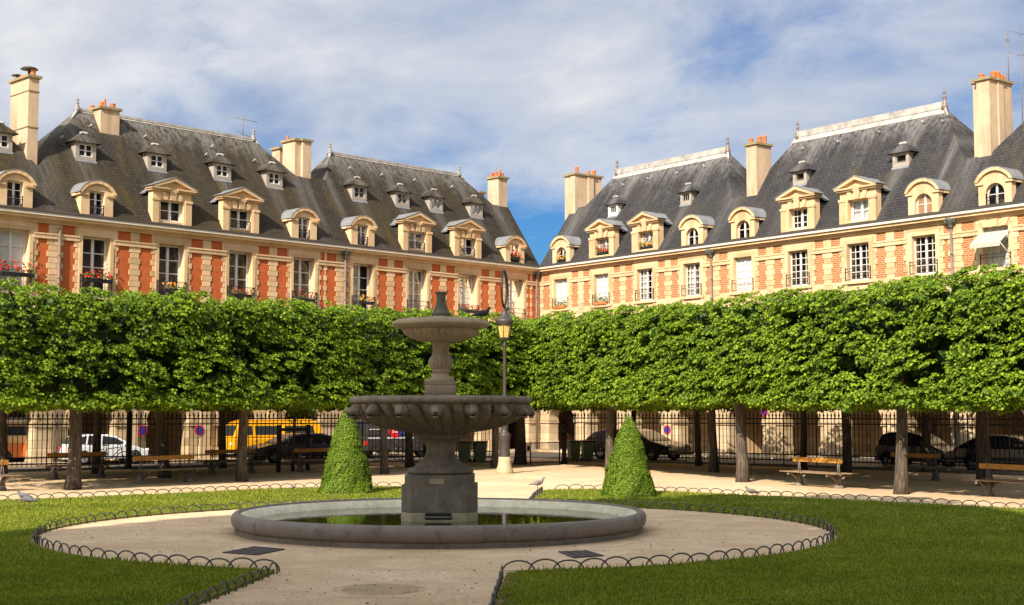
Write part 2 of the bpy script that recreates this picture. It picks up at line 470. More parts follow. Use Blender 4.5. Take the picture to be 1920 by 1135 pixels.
    M['bronze'] = flat('patinated_bronze', (0.115, 0.110, 0.075), 0.65, 0.3, 0.35, 7.0)


build_mats()


# ------------------------------------------------------------------ mesh helpers
ORG = {}


class MB:
    def __init__(s):
        s.v = []; s.f = []; s.m = []; s.sm = []

    def add(s, vs, fs, mi=0, smooth=False):
        o = len(s.v)
        s.v += [tuple(p) for p in vs]
        for f in fs:
            s.f.append([i+o for i in f]); s.m.append(mi); s.sm.append(smooth)

    def box(s, T, x0, x1, y0, y1, z0, z1, mi=0):
        c = [(x0, y0, z0), (x1, y0, z0), (x1, y1, z0), (x0, y1, z0), (x0, y0, z1), (x1, y0, z1), (x1, y1, z1), (x0, y1, z1)]
        if T: c = [T(*p) for p in c]
        s.add(c, [(0, 3, 2, 1), (4, 5, 6, 7), (0, 1, 5, 4), (1, 2, 6, 5), (2, 3, 7, 6), (3, 0, 4, 7)], mi)

    def prism(s, T, poly, y0, y1, mi=0, smooth=False):
        """polygon in (x,z), extruded along y"""
        n = len(poly)
        a = [(p[0], y0, p[1]) for p in poly]; b = [(p[0], y1, p[1]) for p in poly]
        vs = a + b
        if T: vs = [T(*p) for p in vs]
        s.add(vs, [list(range(n))[::-1], list(range(n, 2*n))], mi)
        o = len(s.v) - 2*n
        for i in range(n):
            j = (i+1) % n
            s.f.append([o+i, o+j, o+n+j, o+n+i]); s.m.append(mi); s.sm.append(smooth)

    def poly(s, pts, mi=0):
        s.add(pts, [list(range(len(pts)))], mi)

    def lathe(s, prof, c=(0, 0, 0), n=24, mi=0, smooth=True, flute=None, closed=False, a0=0.0):
        vs = []
        for k, (r, z) in enumerate(prof):
            for i in range(n):
                a = a0 + 2*math.pi*i/n
                rr = r * (flute(a, k) if flute else 1.0)
                vs.append((c[0]+rr*math.cos(a), c[1]+rr*math.sin(a), c[2]+z))
        fs = []
        m = len(prof)
        for k in range(m-1 if not closed else m):
            k2 = (k+1) % m
            for i in range(n):
                j = (i+1) % n
                fs.append((k*n+i, k*n+j, k2*n+j, k2*n+i))
        if not closed:
            fs.append(tuple(range(n))[::-1])
            fs.append(tuple((m-1)*n+i for i in range(n)))
        s.add(vs, fs, mi, smooth)

    def tube(s, pts, r, n=6, mi=0, smooth=True, cap=True):
        pts = [Vector(p) for p in pts]
        rs = r if isinstance(r, (list, tuple)) else [r]*len(pts)
        vs = []
        up = None
        for i, p in enumerate(pts):
            d = (pts[min(i+1, len(pts)-1)] - pts[max(i-1, 0)])
            if d.length < 1e-9: d = Vector((0, 0, 1))
            d.normalize()
            if up is None:
                ref = Vector((0, 0, 1)) if abs(d.z) < 0.9 else Vector((1, 0, 0))
                a = d.cross(ref).normalized()
            else:
                a = (up - d*up.dot(d))
                a = a.normalized() if a.length > 1e-6 else d.orthogonal().normalized()
            up = a
            b = d.cross(a)
            for k in range(n):
                t = 2*math.pi*k/n
                vs.append(p + (a*math.cos(t) + b*math.sin(t))*rs[i])
        fs = []
        for i in range(len(pts)-1):
            for k in range(n):
                j = (k+1) % n
                fs.append((i*n+k, i*n+j, (i+1)*n+j, (i+1)*n+k))
        if cap:
            fs.append(tuple(range(n))[::-1]); fs.append(tuple((len(pts)-1)*n+k for k in range(n)))
        s.add(vs, fs, mi, smooth)

    def loft(s, secs, n=10, mi=0, smooth=True):
        """secs: list of (centre, axis_a, axis_b); ellipse rings"""
        vs = []
        for c, a, b in secs:
            c = Vector(c); a = Vector(a); b = Vector(b)
            for k in range(n):
                t = 2*math.pi*k/n
                vs.append(c + a*math.cos(t) + b*math.sin(t))
        fs = []
        for i in range(len(secs)-1):
            for k in range(n):
                j = (k+1) % n
                fs.append((i*n+k, i*n+j, (i+1)*n+j, (i+1)*n+k))
        fs.append(tuple(range(n))[::-1]); fs.append(tuple((len(secs)-1)*n+k for k in range(n)))
        s.add(vs, fs, mi, smooth)

    def build(s, name, mats, parent=None, recalc=True, bevel=0.0, post=None):
        org = ORG.get(parent.name, (0, 0, 0)) if parent else (0, 0, 0)
        me = bpy.data.meshes.new(name)
        vs = [(p[0]-org[0], p[1]-org[1], p[2]-org[2]) for p in s.v]
        me.from_pydata(vs, [], s.f)
        for mt in (mats if isinstance(mats, (list, tuple)) else [mats]):
            me.materials.append(MAT[mt] if isinstance(mt, str) else mt)
        me.polygons.foreach_set('material_index', s.m)
        me.polygons.foreach_set('use_smooth', s.sm)
        if recalc or bevel or post:
            bm = bmesh.new(); bm.from_mesh(me)
            if post: post(bm)
            if bevel:
                bmesh.ops.bevel(bm, geom=[e for e in bm.edges if e.is_manifold and e.calc_face_angle(0) > 0.5], offset=bevel, segments=2, profile=0.5, affect='EDGES')
            if recalc: bmesh.ops.recalc_face_normals(bm, faces=bm.faces)
            bm.to_mesh(me); bm.free()
        me.update()
        o = bpy.data.objects.new(name, me)
        COL.objects.link(o)
        if parent:
            o.parent = parent
            ORG[o.name] = org
        return o


def tag(o, label, cat, group=None, kind=None):
    if label: o['label'] = label
    if cat: o['category'] = cat
    if group: o['group'] = group
    if kind: o['kind'] = kind
    return o


def thing(name, label, cat, loc=(0, 0, 0), group=None, rot=0.0):
    o = bpy.data.objects.new(name, None)
    COL.objects.link(o)
    o.empty_display_size = 0.3
    o.location = loc
    o.rotation_euler = (0, 0, rot)
    if rot == 0.0: ORG[o.name] = tuple(loc)
    return tag(o, label, cat, group)


def structure(o):
    o['kind'] = 'structure'
    return o


def copy_tree(o, parent=None):
    c = o.copy()
    COL.objects.link(c)
    c.parent = parent
    for ch in list(o.children):
        copy_tree(ch, c)
    return c


def leaves(name, P, N, size, mat, parent=None, aspect=0.8):
    """many leaf-sized rhombic faces"""
    n = len(P)
    org = np.array(ORG.get(parent.name, (0, 0, 0)) if parent else (0, 0, 0))
    P = np.asarray(P, float) - org
    N = N/np.maximum(1e-6, np.linalg.norm(N, axis=1, keepdims=True))
    rv = rng.normal(size=(n, 3))
    A = rv - N*(rv*N).sum(1, keepdims=True)
    A /= np.maximum(1e-6, np.linalg.norm(A, axis=1, keepdims=True))
    B = np.cross(N, A)
    s = np.asarray(size).reshape(-1, 1)*np.ones((n, 1))
    V = np.empty((n, 4, 3))
    V[:, 0] = P - A*s*0.55
    V[:, 1] = P + B*s*0.5*aspect + N*s*0.10 - A*s*0.05
    V[:, 2] = P + A*s*0.55
    V[:, 3] = P - B*s*0.5*aspect + N*s*0.10 - A*s*0.05
    me = bpy.data.meshes.new(name)
    me.vertices.add(n*4)
    me.vertices.foreach_set('co', V.ravel())
    me.loops.add(n*4)
    me.loops.foreach_set('vertex_index', np.arange(n*4, dtype=np.int32))
    me.polygons.add(n)
    me.polygons.foreach_set('loop_start', np.arange(0, n*4, 4, dtype=np.int32))
    me.polygons.foreach_set('loop_total', np.full(n, 4, dtype=np.int32))
    me.materials.append(MAT[mat])
    me.update(calc_edges=True)
    o = bpy.data.objects.new(name, me)
    COL.objects.link(o)
    if parent:
        o.parent = parent
        ORG[o.name] = tuple(org)
    return o

# ------------------------------------------------------------------ ground, lawns, roads
def sheet(name, pts, mat, z=0.0):
    m = MB(); m.poly([(p[0], p[1], z) for p in pts])
    o = m.build(name, mat, recalc=False)
    if o.data.polygons[0].normal.z < 0: o.data.flip_normals()
    return structure(o)


PC = (-1.39, 27.11)          # centre of the fountain
RING = 7.474
sheet('ground', [(-400, -300), (400, -300), (400, 500), (-400, 500)], 'gravel', 0.0)


def ring_pt(a, r=RING):
    return (PC[0]+r*math.cos(a), PC[1]+r*math.sin(a))


AL0 = math.atan2(19.74-PC[1], -3.34-PC[0]) + 2*math.pi     # near corner of the left lawn
AL1 = math.atan2(34.45-PC[1], -2.55-PC[0])
AR0 = math.atan2(19.42-PC[1], -0.07-PC[0])
AR1 = math.atan2(34.35-PC[1], 0.42-PC[0])
LEFT_OUT = [(-2.62, 41.55), (-2.95, 42.0), (-3.3, 42.2), (-4.4, 42.25), (-5.6, 41.9), (-6.78, 41.29), (-9.2, 38.95), (-11.41, 36.91), (-13.11, 35.79), (-15.6, 33.5), (-19.5, 29.6), (-29, 20.5)]
RIGHT_OUT = [(0.92, 40.3), (1.25, 40.75), (2.33, 40.72), (3.6, 40.2), (5.07, 39.10), (7.2, 37.25), (9.39, 35.16), (11.88, 32.46), (15.5, 28.6), (22.0, 21.5)]
left_poly = [(-4.35, 10.0), (-3.34, 19.74)] + [ring_pt(AL0 + (AL1-AL0)*i/60) for i in range(1, 61)] + LEFT_OUT + [(-29, 10.0)]
right_poly = [(-0.45, 10.0), (-0.07, 19.42)] + [ring_pt(AR0 + (AR1-AR0)*i/60) for i in range(1, 61)] + RIGHT_OUT + [(22, 10.0)]


def lawn(name, poly):
    m = MB()
    n = len(poly)
    top = [(p[0], p[1], 0.03) for p in poly]
    bot = [(p[0], p[1], -0.02) for p in poly]
    m.add(top+bot, [list(range(n))] + [[i, (i+1) % n, n+(i+1) % n, n+i] for i in range(n)])
    o = m.build(name, 'turf')
    return structure(o)


lawn('lawn', left_poly)
lawn('lawn', right_poly)


def soil_edge(inner, outer):
    """ragged strip of bare earth where the turf stops"""
    m = MB()
    n = len(inner)
    m.add([(p[0], p[1], 0.036) for p in inner] + [(p[0], p[1], 0.036) for p in outer], [(i, i+1, n+i+1, n+i) for i in range(n-1)])
    o = m.build('soil_strip', 'soil', recalc=False)
    if o.data.polygons[0].normal.z < 0: o.data.flip_normals()
    structure(o)


def rag(i, w): return w*(0.45+0.35*math.sin(i*1.7)+0.25*math.sin(i*0.61+1)+0.2*math.sin(i*4.3))


for A0, A1 in ((AL0, AL1), (AR0, AR1)):
    N = 240
    soil_edge([ring_pt(A0+(A1-A0)*i/N, RING+0.005) for i in range(N+1)], [ring_pt(A0+(A1-A0)*i/N, RING+0.03+max(0, rag(i, 0.10))) for i in range(N+1)])
for (x0, y0), (x1, y1), sg in (((-4.35, 10.0), (-3.34, 19.74), -1), ((-0.45, 10.0), (-0.07, 19.42), 1)):
    N = 120
    soil_edge([(x0+(x1-x0)*i/N, y0+(y1-y0)*i/N) for i in range(N+1)], [(x0+(x1-x0)*i/N+sg*(0.05+max(0, rag(i, 0.16))), y0+(y1-y0)*i/N) for i in range(N+1)])


def litter():
    n = 420
    a = rng.uniform(0, 2*math.pi, n); r = rng.uniform(4.1, 7.3, n)
    P = np.c_[PC[0]+r*np.cos(a), PC[1]+r*np.sin(a), np.full(n, 0.012)]
    k = 160
    Q = np.c_[rng.uniform(-3.3, -0.4, k), rng.uniform(15, 20, k), np.full(k, 0.012)]
    k2 = 260
    Q2 = np.c_[rng.uniform(-12, 14, k2), rng.uniform(38, 52, k2), np.full(k2, 0.012)]
    P = np.concatenate([P, Q, Q2])
    N = rng.normal(size=(len(P), 3))*0.25 + np.array([0, 0, 1.0])
    o = leaves('leaf_litter', P, N, rng.uniform(0.018, 0.05, len(P)), 'deadleaf')
    tag(o, 'scattered dead leaves and crumbs on the sandy gravel', 'leaf litter', kind='stuff')


litter()


def inside(px, py, poly):
    px = np.asarray(px); py = np.asarray(py)
    r = np.zeros(px.shape, bool)
    n = len(poly)
    for i in range(n):
        x0, y0 = poly[i]; x1, y1 = poly[(i+1) % n]
        c = ((y0 > py) != (y1 > py))
        with np.errstate(divide='ignore', invalid='ignore'):
            xi = (x1-x0)*(py-y0)/(y1-y0+1e-12) + x0
        r ^= c & (px < xi)
    return r


def grass():
    P = []
    for poly in (left_poly, right_poly):
        for (y0, y1, dens) in ((14.5, 21, 1500), (21, 27, 800), (27, 34, 420), (34, 43, 300)):
            xs0 = -0.40*y1-0.5; xs1 = 0.40*y1+0.5
            n = int((xs1-xs0)*(y1-y0)*dens)
            x = rng.uniform(xs0, xs1, n); y = rng.uniform(y0, y1, n)
            k = inside(x, y, poly) & (np.abs(x) < 0.385*y+0.4)
            P.append(np.c_[x[k], y[k]])
    P = np.concatenate(P)
    n = len(P)
    h = rng.uniform(0.022, 0.05, n)
    # taller tufts along the edges next to the gravel
    d = np.abs(np.hypot(P[:, 0]-PC[0], P[:, 1]-PC[1]) - RING)
    edge = (d < 0.20) & (rng.uniform(size=n) < 0.22)
    h = np.where(edge, h*2.0, h)
    # thinner and shorter where the turf is worn, longer in tufts
    wv = np.sin(P[:, 0]*1.3+np.sin(P[:, 1]*0.9)*2)*np.sin(P[:, 1]*1.1+np.sin(P[:, 0]*0.7)*2)
    h = h*(1.0+0.35*wv)
    bare = (d < 0.09) & (rng.uniform(size=n) < 0.75)
    h = np.where(bare, 0.004, h)
    a = rng.uniform(0, 2*math.pi, n)
    w = 0.008 + 0.00035*P[:, 1]
    lean = rng.normal(size=(n, 2))*0.4*h[:, None]
    V = np.empty((n, 3, 3))
    V[:, 0, 0] = P[:, 0]-np.cos(a)*w; V[:, 0, 1] = P[:, 1]-np.sin(a)*w; V[:, 0, 2] = 0.026
    V[:, 1, 0] = P[:, 0]+np.cos(a)*w; V[:, 1, 1] = P[:, 1]+np.sin(a)*w; V[:, 1, 2] = 0.026
    V[:, 2, 0] = P[:, 0]+lean[:, 0]; V[:, 2, 1] = P[:, 1]+lean[:, 1]; V[:, 2, 2] = 0.03+h
    me = bpy.data.meshes.new('grass')
    me.vertices.add(n*3); me.vertices.foreach_set('co', V.ravel())
    me.loops.add(n*3); me.loops.foreach_set('vertex_index', np.arange(n*3, dtype=np.int32))
    me.polygons.add(n)
    me.polygons.foreach_set('loop_start', np.arange(0, n*3, 3, dtype=np.int32))
    me.polygons.foreach_set('loop_total', np.full(n, 3, dtype=np.int32))
    me.materials.append(MAT['grass'])
    me.update(calc_edges=True)
    o = bpy.data.objects.new('grass', me)
    COL.objects.link(o)
    tag(o, 'short mown grass covering the two lawns round the fountain', 'grass', kind='stuff')


grass()


def strips():
    for side, L1 in (('L', 60), ('R', 60)):
        T = frame(side)
        a0 = -0.2 if side == 'L' else 0.0
        road = [T(-6, 1.3, 0)[:2], T(L1, 1.3, 0)[:2], T(L1, 4.4 if side == 'L' else 5.6, 0)[:2], T(-6, 9.6, 0)[:2]]
        sheet('road', road, 'asphalt', 0.004 if side == 'L' else 0.008)
        m = MB()
        m.box(T, a0 if side == 'L' else 1.3, L1, -4.2, 1.3, -0.05, 0.13)
        structure(m.build('pavement', 'pavement'))
        k = MB()
        k.box(T, 1.45, L1, 1.303, 1.46, -0.05, 0.127)
        structure(k.build('kerb', 'stone'))


strips()


# ------------------------------------------------------------------ the brick and stone houses
Z0, SLOPE = 11.12, 1.45
VR = -3.9                                # ridge line
ZR = Z0 - SLOPE*VR                       # 16.77


def rv(z):
    return -(z-Z0)/SLOPE


class House:
    def __init__(s, side, name, label, u0, u1, wins):
        s.side = side; s.T = frame(side); s.u0 = u0; s.u1 = u1; s.wins = wins
        um = (u0+u1)/2
        s.root = thing(name, label, 'house', s.T(um, 0, 0))
        s.brick = 'brickL' if side == 'L' else 'brickR'
        s.slate = 'slateL' if side == 'L' else 'slateR'
        s.hw = 0.70 if side == 'L' else 0.64          # half width of a window opening
        s.aw = 0.86 if side == 'L' else 0.84
        s.pitch = 3.9 if side == 'L' else 3.638
        s.sill = 7.45 if side == 'L' else 8.42

    # ---------------- masonry
    def walls(s, joints=()):
        T = s.T
        w = MB()
        hw, aw, sill = s.hw, s.aw, s.sill
        ws = sorted(s.wins)
        # plain masonry bands
        w.box(T, s.u0, s.u1, -0.5, 0, 4.0, sill, 0)
        w.box(T, s.u0, s.u1, -0.5, 0, 10.2, 11.0, 1)
        edges = [s.u0] + [e for u in ws for e in (u-hw, u+hw)] + [s.u1]
        for a, b in zip(edges[0::2], edges[1::2]):
            if b - a > 0.02: w.box(T, a, b, -0.5, 0, sill, 10.2, 1)
        # back and gable walls
        w.box(T, s.u0, s.u1, -8.2, -7.9, 0, 11.0, 0)
        w.box(T, s.u0, s.u0+0.25, -7.9, -0.5, 0, 11.0, 0)
        w.box(T, s.u1-0.25, s.u1, -7.9, -0.5, 0, 11.0, 0)
        s.wall = w.build('wall', ['stone', s.brick], s.root)
        # arcade
        a = MB()
        r, zs, rise = 1.16, 1.86, 0.94
        bw = s.pitch
        for i, uc in enumerate(ws):
            l = s.u0 if i == 0 else (ws[i-1]+uc)/2
            rt = s.u1 if i == len(ws)-1 else (ws[i+1]+uc)/2
            N = 16
            arc = [(uc-r*math.cos(math.pi*k/N), zs+rise*math.sin(math.pi*k/N)) for k in range(N+1)]
            a.box(T, l, uc-r, -0.7, 0.0, 0, zs, 0)
            a.box(T, uc+r, rt, -0.7, 0.0, 0, zs, 0)
            pl = [(l, 4.0), (l, zs)] + arc + [(rt, zs), (rt, 4.0)]
            for k in range(N):
                p, q = arc[k], arc[k+1]
                a.prism(T, [p, q, (q[0], 4.0), (p[0], 4.0)], -0.7, 0.0, 0)
            a.box(T, l, uc-r, -0.7, 0.0, zs, 4.0, 0)
            a.box(T, uc+r, rt, -0.7, 0.0, zs, 4.0, 0)
            # archivolt, impost bands, pilaster and keystone
            for k in range(N):
                t0, t1 = math.pi*k/N, math.pi*(k+1)/N
                ri, ro = r+0.015, r+0.20
                a.prism(T, [(uc-ri*math.cos(t0), zs+(ri-r+rise)*math.sin(t0)), (uc-ri*math.cos(t1), zs+(ri-r+rise)*math.sin(t1)), (uc-ro*math.cos(t1), zs+(ro-r+rise)*math.sin(t1)), (uc-ro*math.cos(t0), zs+(ro-r+rise)*math.sin(t0))], 0.0, 0.05, 0)
            a.prism(T, [(uc-0.13, zs+rise+0.02), (uc+0.13, zs+rise+0.02), (uc+0.19, zs+rise+0.42), (uc-0.19, zs+rise+0.42)], 0.02, 0.11, 0)
            for e0, e1 in ((l, uc-r), (uc+r, rt)):
                if e1-e0 < 0.1: continue
                a.box(T, e0-(0.05 if e0 > l else 0), e1+(0.05 if e1 < rt else 0), -0.72, 0.07, zs-0.20, zs-0.06, 0)
                a.box(T, e0-(0.03 if e0 > l else 0), e1+(0.03 if e1 < rt else 0), -0.71, 0.04, zs-0.055, zs+0.03, 0)
                a.box(T, e0-(0.04 if e0 > l else 0), e1+(0.04 if e1 < rt else 0), -0.73, 0.06, 0.13, 0.62, 0)
        for u in [(x+y)/2 for x, y in zip(ws, ws[1:])]:
            a.box(T, u-0.27, u+0.27, 0.072, 0.15, 0.13, 3.75, 0)
            a.box(T, u-0.34, u+0.34, 0.073, 0.20, 0.13, 0.72, 0)
            a.box(T, u-0.33, u+0.33, 0.074, 0.20, 3.6, 3.85, 0)
        a.box(T, s.u0, s.u1, 0.003, 0.16, 4.02, 4.25, 0)
        # passage behind the arches: rear wall and vault
        a.box(T, s.u0, s.u1, -3.9, -3.6, 0, 4.0, 0)
        a.box(T, s.u0, s.u1, -3.6, -0.7, 3.55, 3.9, 0)
        a.build('arcade', 'arcade', s.root)
        s.dress(ws, joints)

    def dress(s, ws, joints):
        """stone quoins, chains, architraves, belt and cornice"""
        T = s.T
        q = MB()
        hw, aw = s.hw, s.aw
        zb = s.sill if s.side == 'L' else 7.6
        for u in ws:
            for sg in (-1, 1):
                q.box(T, min(u+sg*(hw-0.012), u+sg*aw), max(u+sg*(hw-0.012), u+sg*aw), -0.48, 0.06, zb-0.3, 10.20)
                # ear of the architrave
                q.box(T, min(u+sg*aw, u+sg*(aw+0.09)), max(u+sg*aw, u+sg*(aw+0.09)), 0.0, 0.05, 9.72, 10.36)
            q.box(T, u-aw, u+aw, -0.48, 0.062, 10.188, 10.37)
            q.box(T, u-aw-0.10, u+aw+0.10, 0.0, 0.045, 10.373, 10.60)
            if s.sill > 8: q.box(T, u-aw-0.05, u+aw+0.05, -0.3, 0.12, s.sill-0.13, s.sill)
        # piers
        bounds = [s.u0] + ws + [s.u1]
        for i in range(len(bounds)-1):
            a = bounds[i] + (aw if i > 0 else 0)
            b = bounds[i+1] - (aw if i < len(bounds)-2 else 0)
            if b-a < 0.12: continue
            edge_l, edge_r = i > 0, i < len(bounds)-2
            q.box(T, a, b, 0.0, 0.085, 9.90, 10.14)          # belt course
            q.box(T, a, b, 0.0, 0.115, 10.07, 10.137)
            cols = []
            if edge_l and edge_r:
                c = (a+b)/2
                for jj in joints:
                    if a < jj < b: c = None
                if c is not None:
                    cols = [(a, a+0.24, 'l'), (b-0.24, b, 'r'), (c-0.29, c+0.29, 'c')]
            elif b-a > 0.3:
                # half pier beside a neighbour: slim brick strips between wide stones
                if edge_l:
                    cols = [(a, a+0.24, 'l'), (b-0.38, b, 'r')] + ([(a+0.42, a+0.62, 'c')] if b-a > 1.2 else [])
                else:
                    cols = [(b-0.24, b, 'r'), (a, a+0.38, 'l')] + ([(b-0.62, b-0.42, 'c')] if b-a > 1.2 else [])
            for c0, c1, kind in cols:
                z = 9.89; k = 0
                while z > zb - 0.3:
                    h = 0.262
                    dl = dr = 0.0
                    if k % 2:
                        if kind in 'lc': dr = 0.075 if kind == 'c' else 0.09
                        if kind in 'rc': dl = 0.075 if kind == 'c' else 0.09
                    e = random.uniform(0, 0.008)
                    q.box(T, c0+dl, c1-dr, -0.01, 0.024+e+(0.006 if k % 2 == 0 else 0), z-h+0.018, z)
                    z -= h; k += 1
                # continuing through the frieze
                m = 0.06 if c1-c0 > 0.3 else 0.03
                q.box(T, c0+(m if kind in 'rc' else 0), c1-(m if kind in 'lc' else 0), -0.01, 0.03, 10.143, 10.56)
        s.stonework = q.build('stone_dressing', 'stone', s.root)
        c = MB()
        a0 = s.u0 - (0.0); b0 = s.u1
        z = [(0.0, 10.57, 0.10, 10.66), (0.0, 10.663, 0.19, 10.73), (0.0, 10.733, 0.32, 10.86)]
        for v0, za, v1, zb_ in z: c.box(T, a0, b0, v0, v1, za, zb_)
        c.build('cornice', 'stone', s.root)
        g = MB()
        g.box(T, a0, b0, 0.0, 0.42, 10.863, 10.985)
        g.build('fascia', 'fascia', s.root)
        g = MB()
        g.box(T, a0, b0, 0.10, 0.455, 10.988, 11.05)
        g.build('gutter', 'gutter', s.root)

    def interior(s):
        m = MB()
        m.box(s.T, s.u0+0.26, s.u1-0.26, -1.15, -1.10, 4.2, 10.9)
        m.box(s.T, s.u0+0.26, s.u1-0.26, -1.09, -0.505, 7.2, 7.3)
        m.build('interior_wall', 'room', s.root)

    # ---------------- windows
    def window(s, u, pane='glassD', curtain=None, rail=True, open_leaf=False, rows=None, cols=None, blind=False):
        T = s.T
        L = s.side == 'L'
        z0, z1, hw = s.sill+0.003, 10.185, s.hw-0.015
        v = -0.34 if L else -0.20
        f = MB()
        t = 0.085 if L else 0.06
        f.box(T, u-hw, u-hw+t, v-0.05, v+0.02, z0, z1)
        f.box(T, u+hw-t, u+hw, v-0.05, v+0.02, z0, z1)
        f.box(T, u-hw+t, u+hw-t, v-0.05, v+0.02, z1-t, z1)
        f.box(T, u-hw+t, u+hw-t, v-0.05, v+0.02, z0, z0+0.12)
        mw = 0.065 if L else 0.05
        f.box(T, u-mw, u+mw, v-0.045, v+0.035, z0+0.12, z1-t)
        nr = rows or (4 if L else 5)
        nc = cols or (1 if L else 2)
        bar = 0.020 if L else 0.016
        zz0, zz1 = z0+0.12, z1-t
        for side in (-1, 1):
            a, b = (u-hw+t, u-0.065) if side < 0 else (u+0.065, u+hw-t)
            for k in range(1, nr):
                z = zz0 + (zz1-zz0)*k/nr
                f.box(T, a, b, v-0.02, v+0.012, z-bar, z+bar)
            for k in range(1, nc):
                x = a+(b-a)*k/nc
                f.box(T, x-bar, x+bar, v-0.018, v+0.014, zz0, zz1)
        wo = f.build('window', 'white', s.root)
        p = MB()
        g = u-hw+t
        if open_leaf:
            p.poly([T(u-0.06, v-0.005, zz0), T(u+hw-t, v-0.005, zz0), T(u+hw-t, v-0.005, zz1), T(u-0.06, v-0.005, zz1)])
        else:
            p.poly([T(g, v-0.005, zz0), T(u+hw-t, v-0.005, zz0), T(u+hw-t, v-0.005, zz1), T(g, v-0.005, zz1)])
        p.build('pane', pane, wo, recalc=False)
        if blind:
            c = MB(); c.poly([T(g, v-0.03, zz0), T(u+hw-t, v-0.03, zz0), T(u+hw-t, v-0.03, zz1), T(g, v-0.03, zz1)])
            c.build('blind', 'blind', wo, recalc=False)
        if curtain:
            c = MB()
            for (a, b) in curtain:
                n = 22
                top = [T(u+a+(b-a)*k/n, v-0.12+0.035*math.sin(k*1.9+u), zz1) for k in range(n+1)]
                bot = [T(u+a+(b-a)*k/n, v-0.12+0.05*math.sin(k*1.9+u+0.3), zz0) for k in range(n+1)]
                c.add(top+bot, [(k, k+1, n+2+k, n+1+k) for k in range(n)], smooth=True)
            c.build('curtain', 'curtain', wo, recalc=False)
        if rail:
            s.rail(wo, u, hw+0.10, 0.08, (7.52, 8.42) if L else (8.50, 9.02), 9 if L else 5)
        return wo

    def rail(s, parent, u, hw, v, zr, n=9):
        T = s.T
        r = MB()
        z0, z1 = zr
        th = 0.014 if s.side == 'L' else 0.009
        for z in (z0, z0+(z1-z0)*0.72, z1):
            r.box(T, u-hw, u+hw, v-th, v+th, z-th, z+th)
        for sg in (-1, 1):
            r.box(T, u+sg*hw-0.016, u+sg*hw+0.016, v-0.05, v+0.012, z0-0.05, z1+0.05)
        fancy = s.side == 'L' or hw < 0.6
        for k in range(1, n):
            x = u-hw+2*hw*k/n
            r.tube([T(x, v, z0), T(x, v, z1)], 0.007, 4)
            if not fancy: continue
            cx, cz = x-hw/n, z0+(z1-z0)*0.36
            r.tube([T(cx+0.05*math.cos(t), v, cz+0.11*math.sin(t)) for t in [2*math.pi*i/10 for i in range(11)]], 0.006, 4, cap=False)
        r.build('railing', 'iron', parent)

    # ---------------- roof
    def roof(s, zs0, zs1, f0, r0, r1, f1):
        """zs: height of the saddles at both ends, f: foot of each hip, r: ends of the ridge"""
        T = s.T
        m = MB()
        u0, u1 = s.u0, s.u1
        e1, e2 = (0.40, 11.054), (-0.05, Z0+SLOPE*0.05)
        m.poly([T(u0, *e1), T(u1, *e1), T(u1, *e2), T(u0, *e2)], 0)
        def P(u, z): return T(u, rv(z), z)
        def Q(u, z): return T(u, 2*VR-rv(z), z)
        # lower band of the slope, left open behind each main dormer
        zm = 12.15
        cuts = [u0] + [e for w_ in sorted(s.wins) for e in (w_-0.62, w_+0.62)] + [u1]
        for a_, b_ in zip(cuts[0::2], cuts[1::2]):
            m.poly([T(a_, *e2), T(b_, *e2), P(b_, zm), P(a_, zm)], 0)
        front = [P(u0, zm), P(u1, zm), P(u1, zs1)] + ([P(f1, zs1)] if abs(f1-u1) > 1e-3 else []) + [P(r1, ZR), P(r0, ZR)] + ([P(f0, zs0)] if abs(f0-u0) > 1e-3 else []) + [P(u0, zs0)]
        m.poly(front, 0)
        bk = [T(u0, 2*VR-e2[0], e2[1]), T(u1, 2*VR-e2[0], e2[1]), Q(u1, zs1)] + ([Q(f1, zs1)] if abs(f1-u1) > 1e-3 else []) + [Q(r1, ZR), Q(r0, ZR)] + ([Q(f0, zs0)] if abs(f0-u0) > 1e-3 else []) + [Q(u0, zs0)]
        m.poly(bk[::-1], 0)
        m.poly([P(f0, zs0), P(r0, ZR), Q(f0, zs0)], 0)
        m.poly([P(f1, zs1), Q(f1, zs1), P(r1, ZR)], 0)
        if abs(f0-u0) > 1e-3: m.poly([P(u0, zs0), P(f0, zs0), Q(f0, zs0), Q(u0, zs0)], 1)
        if abs(f1-u1) > 1e-3: m.poly([P(f1, zs1), P(u1, zs1), Q(u1, zs1), Q(f1, zs1)], 1)
        for u, zs in ((u0, zs0), (u1, zs1)):
            m.poly([T(u, *e2), P(u, zs), Q(u, zs), T(u, 2*VR-e2[0], e2[1])], 0)
        rf = m.build('roof', [s.slate, 'zinc'], s.root)
        # zinc ridge cap, hip flashings and finials
        z = MB()
        rw = 0.05 if s.side == 'L' else 0.20
        rh = 0.10 if s.side == 'L' else 0.30
        z.prism(T, [(r0-0.1, ZR-0.02), (r1+0.1, ZR-0.02), (r1+0.1, ZR+rh), (r0-0.1, ZR+rh)], VR-0.07, VR+0.07)
        for sg in (-1, 1):
            z.add([T(r0-0.15, VR, ZR+0.03), T(r1+0.15, VR, ZR+0.03), T(r1+0.15, VR+sg*(rw+0.05), ZR-(rw+0.05)*SLOPE+0.04), T(r0-0.15, VR+sg*(rw+0.05), ZR-(rw+0.05)*SLOPE+0.04)], [(0, 1, 2, 3)])
        for f, r, zs in ((f0, r0, zs0), (f1, r1, zs1)):
            a = Vector(P(f, zs)); b = Vector(P(r, ZR))
            z.tube([b, b.lerp(a, 0.16)], [0.11, 0.04], 6)
        z.build('ridge_cap', 'zincpale', rf)
        fin = [(0.20, -0.12), (0.19, 0.12), (0.13, 0.20), (0.16, 0.26), (0.10, 0.32), (0.085, 0.52), (0.13, 0.57), (0.07, 0.62), (0.055, 0.72), (0.10, 0.78), (0.085, 0.86), (0.03, 0.93), (0.02, 1.0)]
